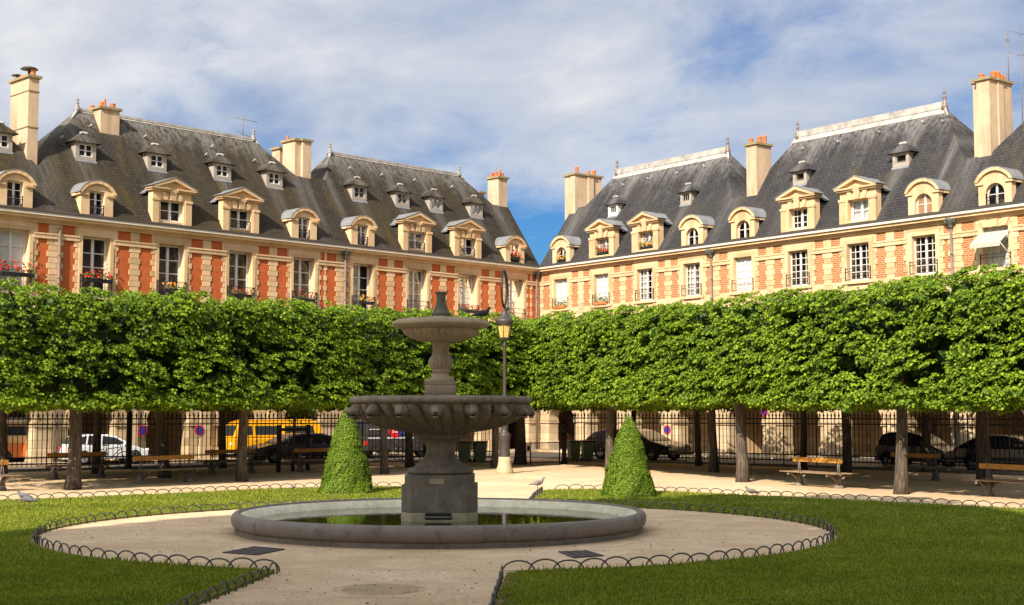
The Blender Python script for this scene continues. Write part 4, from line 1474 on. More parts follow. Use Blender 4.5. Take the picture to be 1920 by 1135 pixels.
def no_parking(T, u, z, label, v=0.16, cross=False):
    t = thing('traffic_sign', label, 'sign', T(u, v, z), 'round traffic signs on the arcade')
    m = MB(); disc(m, T, u, v, v+0.02, z, 0.25); m.build('red_rim', 'signred', t)
    m = MB(); disc(m, T, u, v+0.021, v+0.028, z, 0.195); m.build('blue_face', 'signblue', t)
    m = MB()
    d = 0.15
    w = 0.03
    for sg in ((1, -1) if cross else (1,)):
        a = 0.0 if sg == 1 else 0.003
        m.prism(T, [(u-d-w*sg*0, z+sg*d+w), (u-d+w, z+sg*d), (u+d, z-sg*d-w), (u+d+0, z-sg*d), (u-d, z+sg*d+w)][:4], v+0.029, v+0.034+a)
    m.build('red_bar', 'signred', t)
    m = MB(); m.box(T, u-0.03, u+0.03, -0.01, v, z-0.05, z+0.05); m.build('bracket', 'iron', t)


no_parking(TL, 27.0, 1.46, 'round no parking sign on the left arcade pier, nearer the white car')
no_parking(TL, 23.95, 1.44, 'round no parking sign on the left arcade pier, nearer the yellow van')
no_parking(TR, 11.1, 1.36, 'round no parking sign on the pier right of the right-hand clipped cone')
no_parking(TR, 18.0, 2.32, 'red ringed no stopping sign high above the spear fence on the right', cross=True)

sp = thing('street_sign', 'blue enamel street plaque above the fence left of the right-hand cone', 'sign', TR(3.72, 0.07, 2.1))
m = MB(); m.box(TR, 3.42, 4.02, 0.075, 0.09, 1.93, 2.21); disc(m, TR, 3.72, 0.0755, 0.0895, 2.21, 0.13, ru=0.2); m.build('green_border', 'signgreen', sp)
m = MB(); m.box(TR, 3.45, 3.99, 0.091, 0.096, 1.955, 2.19); disc(m, TR, 3.72, 0.0908, 0.0955, 2.21, 0.105, ru=0.17); m.build('blue_plate', 'signblue', sp)


def text(body, size, M, mat, parent, name='lettering'):
    cu = bpy.data.curves.new(name, 'FONT')
    cu.body = body; cu.size = size; cu.align_x = 'CENTER'; cu.align_y = 'CENTER'; cu.extrude = 0.002
    o = bpy.data.objects.new(name, cu)
    COL.objects.link(o)
    dg = bpy.context.evaluated_depsgraph_get()
    me = bpy.data.meshes.new_from_object(o.evaluated_get(dg))
    bpy.data.objects.remove(o)
    me.transform(M)
    me.materials.clear(); me.materials.append(MAT[mat])
    ob = bpy.data.objects.new(name, me)
    COL.objects.link(ob)
    if parent:
        org = ORG.get(parent.name, (0, 0, 0))
        me.transform(Matrix.Translation((-org[0], -org[1], -org[2])))
        ob.parent = parent; ORG[ob.name] = org
    return ob


def wall_matrix(T, u, v, z, side):
    o = Vector(T(u, v, z)); n = (Vector(T(u, v+1, z))-o).normalized(); up = Vector((0, 0, 1))
    x = up.cross(n).normalized()
    return Matrix(((x.x, up.x, n.x, o.x), (x.y, up.y, n.y, o.y), (x.z, up.z, n.z, o.z), (0, 0, 0, 1)))


text('PLACE', 0.10, wall_matrix(TR, 3.72, 0.098, 2.125, 'R'), 'signwhite', sp)
text('DES VOSGES', 0.085, wall_matrix(TR, 3.72, 0.098, 2.025, 'R'), 'signwhite', sp)

# doors in the passage behind the arches
def door(T, u, w, zt, mat, label, parent):
    m = MB(); m.box(T, u-w, u+w, -3.595, -3.53, 0.13, zt)
    for k in (-1, 1):
        for z0, z1 in ((0.3, 0.9), (1.0, zt-0.15)):
            a, b = sorted((u+k*0.06, u+k*(w-0.08))); m.box(T, a, b, -3.529, -3.505, z0, z1)
    o = m.build('door', mat, parent)
    h = MB(); h.tube([T(u+0.04, -3.49, 1.0), T(u+0.04, -3.44, 1.05), T(u+0.04, -3.44, 1.15)], 0.015, 6); h.build('handle', 'iron', o)


def end_door(T, parent, mat='reddoor'):
    m = MB(); m.box(T, 0.252, 0.31, -2.9, -0.95, 0.13, 2.75)
    for v in (-2.75, -1.85):
        for z0, z1 in ((0.3, 1.0), (1.12, 2.55)): m.box(T, 0.311, 0.335, v, v+0.75, z0, z1)
    o = m.build('door', mat, parent)
    h = MB(); h.tube([T(0.34, -1.95, 1.0), T(0.38, -1.95, 1.05), T(0.38, -1.95, 1.2)], 0.015, 6); h.build('handle', 'iron', o)


end_door(TR, g1.root)
end_door(TL, h1.root)
door(TR, 14.45, 0.62, 2.2, 'white', None, g1.root)
door(TL, 12.0, 0.8, 2.3, 'woodbrown', None, h1.root)
door(TL, 28.2, 0.8, 2.3, 'woodbrown', None, h2.root)
door(TR, 24.6, 0.7, 2.1, 'woodbrown', None, g2.root)

# ------------------------------------------------------------------ the fountain
def fountain():
    cx, cy = PC
    ft = thing('fountain', 'dark stone two-tiered fountain with lion masks standing in a round basin', 'fountain', (cx, cy, 0))
    # basin: thick rounded rim on a low foot, pale inner wall
    R0 = 3.78
    m = MB()
    ring = [(3.80, 0.352), (3.835, 0.378), (3.875, 0.384), (3.92, 0.372), (3.955, 0.34), (3.975, 0.29), (3.975, 0.22), (3.955, 0.15), (3.91, 0.095), (3.80, 0.08)]
    m.lathe(ring, (cx, cy, 0), 160, closed=True)
    m.build('basin_rim', 'rim', ft)
    m = MB()
    m.lathe([(3.905, -0.05), (3.905, 0.09), (3.81, 0.09), (3.81, -0.05)], (cx, cy, 0), 120, closed=True, smooth=False)
    m.build('basin_foot', 'footstone', ft)
    m = MB()
    m.lathe([(3.798, 0.349), (3.785, 0.349), (3.60, 0.20), (3.40, 0.02), (3.798, -0.03)], (cx, cy, 0), 120, closed=True, smooth=True)
    m.build('basin_wall', 'limewash', ft)
    # octagonal pedestal with a slot near the water
    m = MB()
    def octo(r, c):
        return [(r, -r+c), (r, r-c), (r-c, r), (-r+c, r), (-r, r-c), (-r, -r+c), (-r+c, -r), (r-c, -r)]
    def oprism(r, c, z0, z1, mi=0):
        p = octo(r, c)
        n = 8
        m.add([(cx+a, cy+b, z0) for a, b in p] + [(cx+a, cy+b, z1) for a, b in p], [tuple(range(8))[::-1], tuple(range(8, 16))] + [(i, (i+1) % 8, 8+(i+1) % 8, 8+i) for i in range(8)], mi)
    oprism(0.715, 0.20, 0.37, 0.885)
    oprism(0.655, 0.14, 0.882, 1.072)
    m.build('pedestal', 'fstone', ft, bevel=0.012)
    m = MB()
    p = octo(0.722, 0.20)
    oprism(0.718, 0.20, -0.02, 0.368)
    o = m.build('pedestal_foot', 'palestone', ft, bevel=0.01)
    m = MB()
    m.box(None, cx-0.25, cx+0.25, cy-0.725, cy-0.60, 0.24, 0.365)
    m.box(None, cx-0.255, cx+0.255, cy-0.7255, cy-0.60, -0.02, 0.165)
    m.build('overflow_slot', 'iron', ft)
    m = MB(); m.box(None, cx-0.27, cx+0.27, cy-0.745, cy-0.70, 0.275, 0.305); m.build('slot_lintel', 'fstone', ft)
    m = MB(); m.box(None, cx-0.17, cx+0.10, cy-0.672, cy-0.65, 0.905, 1.01); m.build('plaque', 'palestone', ft)
    # foot of the great bowl
    m = MB()
    m.lathe([(0.60, 1.074), (0.635, 1.10), (0.645, 1.14), (0.61, 1.185), (0.545, 1.20), (0.50, 1.225), (0.42, 1.28), (0.335, 1.37), (0.288, 1.46), (0.272, 1.54), (0.285, 1.62), (0.33, 1.69), (0.39, 1.735), (0.46, 1.75), (0.52, 1.76), (0.535, 1.80), (0.52, 1.87)], (cx, cy, 0), 40)
    m.build('bowl_stem', 'fstone', ft)
    # great bowl with swirling gadroons
    m = MB()
    prof = [(0.50, 1.86), (0.62, 1.872), (0.84, 1.905), (1.06, 1.953), (1.25, 2.015), (1.42, 2.095), (1.56, 2.19), (1.65, 2.30), (1.69, 2.40), (1.695, 2.43)]
    nf = 36
    def fl(a, k):
        t = min(1.0, k/8.0)
        amp = 0.16*max(0.0, math.sin(math.pi*min(1, k/9.0)))**0.6
        return 1.0 + amp*abs(math.sin((a*nf + k*0.9)/2.0))**0.55 - amp*0.75
    m.lathe(prof, (cx, cy, 0), 432, flute=fl)
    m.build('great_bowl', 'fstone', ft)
    m = MB()
    m.lathe([(1.60, 2.425), (1.735, 2.433), (1.772, 2.46), (1.778, 2.50), (1.755, 2.545), (1.70, 2.568), (1.55, 2.572), (1.45, 2.50), (1.2, 2.40), (0.3, 2.36)], (cx, cy, 0), 96)
    m.build('bowl_rim', 'fstone', ft)
    # lion masks round the bowl
    lm = MB()
    def head():
        h = MB()
        # local: x outwards, y sideways, z up
        h.loft([((-0.06, 0, 0.02), (0, 0.11, 0), (0, 0, 0.12)), ((0.02, 0, 0.02), (0, 0.135, 0), (0, 0, 0.140)), ((0.07, 0, 0.015), (0, 0.115, 0), (0, 0, 0.118)), ((0.115, 0, -0.01), (0, 0.078, 0), (0, 0, 0.080)), ((0.165, 0, -0.03), (0, 0.060, 0), (0, 0, 0.055)), ((0.19, 0, -0.032), (0, 0.040, 0), (0, 0, 0.034))], 14)
        for sg in (-1, 1):
            h.loft([((0.0, sg*0.115, 0.10), (0.03, 0, 0), (0, 0.03, 0)), ((0.03, sg*0.12, 0.135), (0.024, 0, 0), (0, 0.03, 0)), ((0.035, sg*0.12, 0.16), (0.008, 0, 0), (0, 0.01, 0))], 8)
            h.loft([((0.10, sg*0.045, 0.045), (0, 0.035, 0), (0, 0, 0.022)), ((0.125, sg*0.042, 0.05), (0, 0.022, 0), (0, 0, 0.014))], 8)
            h.loft([((0.16, sg*0.025, -0.045), (0, 0.036, 0), (0, 0, 0.028)), ((0.19, sg*0.025, -0.05), (0, 0.026, 0), (0, 0, 0.018))], 8)
        h.loft([((0.08, 0, -0.115), (0, 0.055, 0), (0, 0, 0.024)), ((0.165, 0, -0.122), (0, 0.036, 0), (0, 0, 0.018))], 8)
        for sg in (-1, 1): h.loft([((0.105, sg*0.048, 0.028), (0, 0.020, 0), (0, 0, 0.014)), ((0.128, sg*0.046, 0.028), (0, 0.016, 0), (0, 0, 0.011))], 8, 1)  # dark plugs, the eye sockets' shade put into colour
        h.loft([((0.10, 0, -0.080), (0, 0.040, 0), (0, 0, 0.022)), ((0.172, 0, -0.084), (0, 0.030, 0), (0, 0, 0.016))], 8, 1)  # dark plug painting the shade inside the open mouth
        for k in range(11):                                    # mane locks
            a = math.pi*(-0.15 + 1.3*k/10)
            h.loft([((-0.02, 0.12*math.cos(a), 0.02+0.13*math.sin(a)), (0.03, 0, 0), (0, 0.03, 0.01)), ((0.01, 0.155*math.cos(a), 0.02+0.165*math.sin(a)), (0.028, 0, 0), (0, 0.028, 0.01)), ((0.0, 0.175*math.cos(a), 0.01+0.18*math.sin(a)), (0.008, 0, 0), (0, 0.008, 0))], 6)
        return h
    base = head()
    for k in range(16):
        a = -math.pi/2 + 2*math.pi*k/16
        r = 1.63
        c, s = math.cos(a), math.sin(a)
        h = MB()
        vs = [(cx + c*(r+p[0]*1.1) - s*p[1]*1.12, cy + s*(r+p[0]*1.1) + c*p[1]*1.12, 2.30+p[2]*1.08) for p in base.v]
        h.v = vs; h.f = base.f; h.m = base.m; h.sm = base.sm
        h.build('lion_mask', ['fstone', 'iron'], ft)
    # pier, baluster and upper bowl
    m = MB()
    for r, z0, z1 in ((0.31, 2.36, 2.62), (0.295, 2.62, 2.80), (0.305, 2.80, 2.835), (0.285, 2.835, 2.865)):
        m.box(None, cx-r, cx+r, cy-r, cy+r, z0+0.001, z1)
    m.build('upper_plinth', 'fstone', ft, bevel=0.012)
    m = MB()
    pr = [(0.27, 2.862), (0.275, 2.885), (0.25, 2.91), (0.185, 2.955), (0.155, 2.995), (0.15, 3.03), (0.175, 3.045), (0.18, 3.065), (0.165, 3.08), (0.175, 3.10), (0.215, 3.15), (0.243, 3.22), (0.235, 3.28), (0.195, 3.34), (0.165, 3.40), (0.158, 3.47), (0.168, 3.55), (0.20, 3.60), (0.215, 3.635)]
    m.lathe(pr, (cx, cy, 0), 96, flute=lambda a, k: 1.0 + (0.10*abs(math.sin(a*9))**0.4-0.08 if 9 <= k <= 14 else 0.0))
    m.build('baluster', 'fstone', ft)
    m = MB()
    pr = [(0.21, 3.63), (0.33, 3.637), (0.46, 3.66), (0.60, 3.71), (0.70, 3.775), (0.745, 3.84), (0.75, 3.885)]
    m.lathe(pr, (cx, cy, 0), 192, flute=lambda a, k: 1.0 + (0.08*abs(math.sin(a*20))**0.4-0.065 if 0 < k < 6 else 0.0))
    m.lathe([(0.74, 3.883), (0.80, 3.892), (0.90, 3.918), (0.962, 3.955), (0.965, 3.98), (0.93, 4.03), (0.86, 4.062), (0.76, 4.075), (0.65, 4.05), (0.3, 4.03)], (cx, cy, 0), 72)
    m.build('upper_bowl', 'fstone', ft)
    m = MB()
    m.lathe([(0.205, 4.03), (0.20, 4.12), (0.185, 4.13), (0.18, 4.14)], (cx, cy, 0), 32)
    m.build('cap_base', 'fstone', ft)
    m = MB()
    m.lathe([(0.170, 4.128), (0.186, 4.15), (0.188, 4.18), (0.165, 4.215), (0.135, 4.27), (0.115, 4.33), (0.106, 4.385), (0.096, 4.388), (0.094, 4.41), (0.092, 4.43), (0.090, 4.55), (0.098, 4.565), (0.118, 4.60), (0.122, 4.615), (0.07, 4.617), (0.07, 4.5)], (cx, cy, 0), 32)
    m.build('spout_cap', 'bronze', ft)
    # water
    w = MB(); n = 96
    w.poly([(cx+3.64*math.cos(2*math.pi*k/n), cy+3.64*math.sin(2*math.pi*k/n), 0.205) for k in range(n)])
    wo = w.build('water', 'water', recalc=False)
    structure(wo)


fountain()


def grate(pix, label):
    P = [Vector(at(*p)) for p in pix]              # left, far, right, near corners
    c = sum(P, Vector())/4
    t = thing('drain_grate', label, 'drain cover', tuple(c), 'drain covers in the gravel')
    def T(a, b, z):
        p = P[0]*(1-a)*(1-b) + P[1]*(1-a)*b + P[2]*a*b + P[3]*a*(1-b)
        return (p.x, p.y, z)
    m = MB()
    m.box(T, 0.01, 0.99, 0.01, 0.99, -0.03, 0.002)
    m.build('bed', 'iron', t)
    m = MB()
    for k in range(13): m.box(T, k/13+0.012, k/13+0.055, 0.03, 0.97, 0.0025, 0.020)
    for k in (0.0, 0.31, 0.62, 0.93): m.box(T, 0, 1, k, k+0.07, 0.0026, 0.022)
    m.build('bars', 'gratemetal', t)


MAT['gratemetal'] = flat('dusty_grate_metal', (0.085, 0.062, 0.055), 0.6, 0.2, 0.3, 9.0)
grate(((417, 1037.5), (476, 1026.5), (534, 1031.5), (482, 1042)), 'large square iron drain grate in the gravel left of the pedestal')
grate(((1047, 1036), (1099, 1034), (1132, 1043.5), (1076, 1047.5)), 'smaller square iron drain grate in the gravel right of the pedestal')
x, y, z = at(712, 1106)
t = thing('manhole_cover', 'round cast manhole cover set in a square slab in the foreground path', 'drain cover', (x, y, 0))
MAT['slab'] = ground_mat('worn_slab', ((0.54, 0.385, 0.22), (0.65, 0.475, 0.285), (0.73, 0.55, 0.35)), 1.5, 18.0, 0.15)
MAT['rusty'] = ground_mat('dusty_cast_iron', ((0.44, 0.315, 0.19), (0.54, 0.395, 0.245), (0.60, 0.45, 0.29)), 3.0, 22.0, 0.15)
m = MB(); m.box(None, x-0.62, x+0.74, y-0.80, y+0.80, -0.02, 0.004); m.build('slab', 'slab', t)
m = MB()
m.lathe([(0.58, 0.0), (0.58, 0.008), (0.55, 0.008), (0.55, 0.0)], (x, y, 0), 48, closed=True, smooth=False)
for a in range(-8, 9):
    for b in range(-8, 9):
        if a*a+b*b < 62: m.box(None, x+(a+0.5*(b % 2))*0.065-0.026, x+(a+0.5*(b % 2))*0.065+0.026, y+b*0.065-0.022, y+b*0.065+0.022, 0.0, 0.010)
m.build('lid', 'rusty', t)

# ------------------------------------------------------------------ low hoop edging round the lawns
def hoops(pts, label, skip=()):
    P = [Vector((p[0], p[1], 0)) for p in pts]
    L = [0]
    for a, b in zip(P, P[1:]): L.append(L[-1]+(b-a).length)
    def pt(s):
        s = max(0, min(L[-1]-1e-6, s))
        for i in range(len(P)-1):
            if s <= L[i+1]: return P[i].lerp(P[i+1], (s-L[i])/max(1e-9, L[i+1]-L[i]))
        return P[-1]
    m = MB()
    pitch, w = 0.37, 0.475
    k = 0; s = 0.0
    while s + w < L[-1]:
        if not any(a < s < b for a, b in skip):
            q = []
            h = 0.165 + 0.012*math.sin(k*2.1)
            for i in range(10):
                t = i/9
                b = pt(s + w*(0.5-0.5*math.cos(math.pi*t)))
                off = 0.008*(1 if k % 2 else -1)
                q.append((b.x+off, b.y+off, -0.02 + (h+0.02)*math.sin(math.pi*t)**0.8))
            m.tube(q, 0.0125, 5)
        s += pitch; k += 1
    o = m.build('hoop_edging', 'hoopiron', recalc=False)
    return tag(o, label, 'lawn edging', 'low hoop edgings round the lawns')


MAT['hoopiron'] = flat('grey_painted_iron', (0.075, 0.068, 0.062), 0.55, 0.2, 0.4, 9.0)
E_ = 0.05
hoops([ring_pt(AL0 + (AL1-AL0)*i/120, RING-E_) for i in range(121)], 'curved hoop edging between the left lawn and the fountain gravel')
hoops([ring_pt(AR0 + (AR1-AR0)*i/120, RING-E_) for i in range(121)], 'curved hoop edging between the right lawn and the fountain gravel')
hoops([(-4.30, 10.0), (-3.34+E_, 19.74)], 'straight hoop edging on the left side of the foreground path')
hoops([(-0.40, 10.0), (-0.07-E_, 19.42)], 'straight hoop edging on the right side of the foreground path')
hoops(LEFT_OUT[2:], 'long hoop edging along the outer side of the left lawn, by the pigeons')
hoops(RIGHT_OUT[1:], 'long hoop edging along the outer side of the right lawn, by the sunlit benches')
hoops([ring_pt(AL1), LEFT_OUT[0]], 'short hoop edging beside the far path, hidden behind the pedestal')
hoops([ring_pt(AR1), (0.62, 37.5), RIGHT_OUT[0]], 'short hoop edging beside the far path, on which a pigeon perches')


# ------------------------------------------------------------------ clipped yew cones
def vnoise(p, seed):
    """smooth value noise at points p (n,3)"""
    g = np.random.default_rng(seed).uniform(size=(17, 17, 17))
    i = np.floor(p).astype(int); f = p - i
    f = f*f*(3-2*f)
    i = i % 16
    r = 0
    for dx in (0, 1):
        for dy in (0, 1):
            for dz in (0, 1):
                w = (f[:, 0] if dx else 1-f[:, 0])*(f[:, 1] if dy else 1-f[:, 1])*(f[:, 2] if dz else 1-f[:, 2])
                r = r + w*g[i[:, 0]+dx, i[:, 1]+dy, i[:, 2]+dz]
    return r


def cone(name, label, x, y, h, r, lean=0.0):
    t = thing(name, label, 'topiary', (x, y, 0.03), 'clipped yew cones')
    N = 42000
    # evenly over the cone's side, a little bulged
    u = rng.uniform(size=N)
    z = h*(1-np.sqrt(u*0.995))
    rad = r*np.power(np.maximum(0, 1-z/h), 0.72)*(1.0+0.025*np.sin(z*7+x)) + 0.035
    a = rng.uniform(0, 2*math.pi, N)
    w3 = np.c_[np.cos(a)*rad, np.sin(a)*rad, z]
    bumpy = 0.12*(vnoise(w3*3.2+20, 5+int(abs(x)*7))-0.5) + 0.16*(vnoise(w3*8.0+20, 6)-0.5) + 0.015*np.sin(a*29-z*31)
    rr = rad*(1+bumpy) - np.abs(rng.normal(size=N))*0.030
    # drooping shelves of twigs
    z2 = z - 0.03*np.abs(rng.normal(size=N))
    P = np.c_[x + lean*z/h + rr*np.cos(a), y + rr*np.sin(a), np.maximum(0.0, z2)+0.03]
    nrm = np.c_[np.cos(a), np.sin(a), np.full(N, 0.75)] + rng.normal(size=(N, 3))*0.55
    leaves('foliage', P, nrm, rng.uniform(0.028, 0.058, N), 'yew', t, aspect=0.5)
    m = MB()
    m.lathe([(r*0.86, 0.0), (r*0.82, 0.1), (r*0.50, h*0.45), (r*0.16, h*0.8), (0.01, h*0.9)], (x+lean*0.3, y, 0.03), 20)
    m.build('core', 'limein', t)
    m = MB(); m.tube([(x, y, -0.05), (x, y, 0.5)], 0.06, 8); m.build('stem', 'bark', t)


cone('clipped_yew', 'clipped yew cone on the left lawn, left of the fountain', at(643, 929)[0], at(643, 929)[1]+0.75, 2.40, 0.735)
cone('clipped_yew', 'clipped yew cone on the right lawn, right of the lamp post', at(1180, 935.5)[0]+0.01, at(1180, 935.5)[1]+0.72, 2.18, 0.72, 0.06)


# ------------------------------------------------------------------ pleached lime trees
def trunk(t, x, y, h, r, lean=(0, 0), limbs=True):
    m = MB()
    pts = []; rs = []
    for k in range(9):
        f = k/8
        pts.append((x+lean[0]*f+0.03*math.sin(f*5+x), y+lean[1]*f+0.03*math.cos(f*4+y), -0.08+(h+0.08)*f))
        rs.append(0.86*r*(1.0-0.28*f) * (1.28 if k == 0 else (1.08 if k == 1 else 1.0)))
    m.tube(pts, rs, 14)
    if limbs:
        for k in range(6):
            a = k*2.4+x
            z = h*(0.80+0.035*k)
            L = 0.75+0.15*math.sin(k*3+y)
            m.tube([(x+lean[0], y+lean[1], z), (x+lean[0]+math.cos(a)*L*0.5, y+lean[1]+math.sin(a)*L*0.5, z+0.45), (x+lean[0]+math.cos(a)*L, y+lean[1]+math.sin(a)*L, z+1.2)], [r*0.42, r*0.3, r*0.12], 7)
    m.build('trunk', 'bark', t)


def crown(t, c, e, nrm, l0, l1, df, db, zb, zt, seed, dens=1.0, fine=True):
    """clipped box of foliage: along e from -l0 to l1, df in front of the trunk line, db behind it"""
    e = np.array([e[0], e[1], 0]); nn = np.array([nrm[0], nrm[1], 0]); up = np.array([0, 0, 1.0])
    C = np.array([c[0], c[1], 0])
    Ltot = l0+l1
    H = zt-zb
    PP = []; NN = []; SS = []
    def clumps(n, fs, k, rad, cull=0.37):
        """fs gives clump centres and outward directions"""
        cen, out = fs(n)
        w = C + cen[:, :1]*e + cen[:, 1:2]*nn + cen[:, 2:]*up
        ws = w*np.array([1.0, 1.0, 2.1])
        q = vnoise(ws*0.95+50, seed) * 0.55 + vnoise(ws*2.2+20, seed+1) * 0.45
        keep = (q > cull)
        sink = np.clip(0.60-q, 0, 1)*0.8
        cen = cen - out*sink[:, None]
        cen, out = cen[keep], out[keep]
        n = len(cen)
        r = rng.normal(size=(n, k, 3))
        r /= np.linalg.norm(r, axis=2, keepdims=True)
        d = r*rng.uniform(0.35, 1.0, (n, k, 1))*rad*rng.uniform(0.7, 1.3, (n, 1, 1))
        d[:, :, 2] *= 0.42
        # flattened sprays, drooping outwards
        o = out[:, None, :]
        along = (d*o).sum(2)
        d[:, :, 2] -= np.maximum(0, along)*0.55
        p = cen[:, None, :] + d
        nv = o*0.55 + np.array([0, 0, 0.75]) + d/rad*0.55 + rng.normal(size=d.shape)*0.38
        PP.append(p.reshape(-1, 3)); NN.append(nv.reshape(-1, 3))
        SS.append(rng.uniform(0.062, 0.112, n*k) if fine else rng.uniform(0.14, 0.24, n*k))
    def face_front(n):
        a = rng.uniform(-l0, l1, n); z = rng.uniform(zb, zt, n)
        d = np.full(n, df) - 0.45*np.clip((z-(zt-0.45))/0.45, 0, 1)**2 - 0.08*np.clip(((zb+0.3)-z)/0.3, 0, 1)
        z = z + 0.05*np.sin(a*1.3+seed)
        return np.c_[a, d-0.1, z], np.tile([0, 1.0, 0.15], (n, 1))
    def face_top(n):
        a = rng.uniform(-l0, l1, n); d = rng.uniform(-db, df-0.4, n)
        return np.c_[a, d, zt-0.12+0.04*np.sin(a*1.1+seed)+0.035*np.sin(a*4.3)], np.tile([0, 0.25, 1.0], (n, 1))
    def face_bot(n):
        a = rng.uniform(-l0, l1, n); d = rng.uniform(-db, df-0.1, n)
        return np.c_[a, d, zb+0.04+0.10*np.sin(a*2.1+seed)+0.07*np.sin(a*5.3+1)], np.tile([0, 0.3, -0.4], (n, 1))
    def face_back(n):
        a = rng.uniform(-l0, l1, n); z = rng.uniform(zb, zt, n)
        return np.c_[a, np.full(n, -db+0.1), z], np.tile([0, -1.0, 0.1], (n, 1))
    D = df+db
    if fine:
        clumps(int(Ltot*H*30*dens), face_front, 30, 0.20)
        clumps(int(Ltot*D*9*dens), face_top, 26, 0.25, 0.2)
        clumps(int(Ltot*D*9*dens), face_bot, 26, 0.26, 0.2)
        clumps(int(Ltot*H*3*dens), face_back, 20, 0.32)
        def face_edge(n):
            a = rng.uniform(-l0, l1, n)
            return np.c_[a, rng.uniform(df-1.1, df-0.12, n), zb+0.06+0.28*rng.uniform(size=n)**1.5+0.07*np.sin(a*4.1+seed)], np.tile([0, 0.7, -0.1], (n, 1))
        clumps(int(Ltot*16*dens), face_edge, 26, 0.22, 0.0)
    else:
        for fs, a in ((face_front, H), (face_top, D), (face_bot, D), (face_back, H)):
            clumps(int(Ltot*a*4*dens), fs, 14, 0.36)
    P = np.concatenate(PP); N = np.concatenate(NN); S = np.concatenate(SS)
    def world(v): return v[:, :1]*e + v[:, 1:2]*nn + v[:, 2:]*up
    cr = leaves('crown', world(P)+C, world(N), S, 'lime', t, aspect=0.85)
    # inner filler leaves, crown shade put into their darker colour
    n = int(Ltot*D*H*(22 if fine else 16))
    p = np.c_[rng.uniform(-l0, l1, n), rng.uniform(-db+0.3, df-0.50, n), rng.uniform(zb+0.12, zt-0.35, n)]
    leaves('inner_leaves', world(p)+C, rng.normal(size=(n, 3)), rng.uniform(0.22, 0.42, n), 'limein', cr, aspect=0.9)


def lime(c, prev, nxt, nrm_hint, label, seed, df=1.5, db=3.0, zb=2.53, zt=5.98, r=0.20, dens=1.0, lean=(0, 0), group='pleached limes of the front rows'):
    c = Vector(c[:2]); a = Vector(prev[:2]); b = Vector(nxt[:2])
    e = (b-a).normalized()
    n = Vector((-e.y, e.x))
    if n.dot(Vector(nrm_hint)) < 0: n = -n
    t = thing('lime_tree', label, 'tree', (c.x, c.y, 0), group)
    trunk(t, c.x, c.y, zb+1.0, r, lean)
    crown(t, c, e, n, (c-a).length/2+0.5, (b-c).length/2+0.5, df, db, zb, zt, seed, dens)
    return t


Ltr = [(-17.3, 36.4), (-12.97, 41.29), (-8.90, 46.12), (-4.77, 51.9), (-0.7, 57.6), (3.0, 62.8)]
Rtr = [(14.4, 31.6), (10.85, 38.85), (7.53, 45.76), (3.86, 54.66), (0.35, 61.6), (-2, 66)]
lime(Ltr[1], Ltr[0], Ltr[2], (0.8, -0.6), 'pleached lime tree with the stout leaning trunk, left of the bench nearest the left lawn', 11, zb=2.50, zt=5.96, r=0.25)
lime(Ltr[2], Ltr[1], Ltr[3], (0.8, -0.6), 'pleached lime tree whose trunk stands in front of the yellow van', 12, zb=2.56, zt=6.06, r=0.21)
lime(Ltr[3], Ltr[2], Ltr[4], (0.8, -0.6), 'pleached lime tree whose trunk shows between the left cone and the fountain', 13, zb=2.70, zt=6.13, r=0.17)
lime(Ltr[4], Ltr[3], Ltr[5], (0.8, -0.6), 'pleached lime tree of the left row, in the dark corner behind the fountain stem', 14, df=1.0, zb=2.80, zt=6.33, r=0.17)
lime(Rtr[0], (17.5, 25.0), Rtr[1], (-0.9, -0.4), 'pleached lime tree whose leaves fill the right edge of the picture', 21, zb=2.44, zt=5.90, r=0.21)
lime(Rtr[1], Rtr[0], Rtr[2], (-0.9, -0.4), 'pleached lime tree with a sunlit trunk foot between the two right-hand benches', 22, zb=2.50, zt=5.90, r=0.21)
lime(Rtr[2], Rtr[1], Rtr[3], (-0.9, -0.4), 'pleached lime tree with a pale lit trunk foot left of the right-hand sunlit bench', 23, zb=2.58, zt=6.00, r=0.23)
lime(Rtr[3], Rtr[2], Rtr[4], (-0.9, -0.4), 'pleached lime tree whose trunk stands just left of the right-hand cone', 24, zb=2.70, zt=6.28, r=0.21)
lime(Rtr[4], Rtr[3], Rtr[5], (-0.9, -0.4), 'pleached lime tree with a black trunk just right of the lamp post', 25, df=0.8, zb=2.83, zt=6.40, r=0.30)


def back_lime(x, y, e, label, seed, r=0.16, L=5.2, lean=(0, 0), zb=2.6, zt=5.7, crownoff=(0, 0)):
    t = thing('lime_tree', label, 'tree', (x, y, 0), 'limes of the rear rows')
    trunk(t, x, y, zb+0.9, r, lean)
    ev = Vector(e).normalized()
    n = (-ev.y, ev.x)
    crown(t, (x+crownoff[0], y+crownoff[1]), ev, n, L, L, 4.0, 4.0, zb, zt, seed, 1.0, fine=False)


EL, ER = (0.695, 0.719), (0.404, -0.915)
back_lime(-17.6, 48.0, EL, 'rear lime with the thick black trunk at the left edge', 31, 0.24)
back_lime(-15.4, 51.8, EL, 'rear lime whose black trunk cuts the white car in two', 32, 0.20)
back_lime(-12.1, 48.6, EL, 'rear lime with a leaning black trunk right behind the long bench on the left', 33, 0.23, lean=(-0.35, 0), L=4.6)
back_lime(-11.9, 57.2, EL, 'rear lime with a black trunk in front of the nose of the yellow van', 34, 0.18)
back_lime(-4.3, 58.3, EL, 'rear lime with a black trunk just left of the fountain foot', 35, 0.21, L=4.6)
back_lime(-3.75, 60.6, EL, 'slim rear lime trunk half hidden by the fountain foot', 36, 0.12, L=4.6)
back_lime(7.7, 53.4, ER, 'rear lime with a black trunk, right-hand of the close pair right of the cone', 37, 0.20, L=4.6)
back_lime(8.0, 60.0, ER, 'rear lime with a black trunk, left-hand of the close pair right of the cone', 38, 0.16, L=4.6)
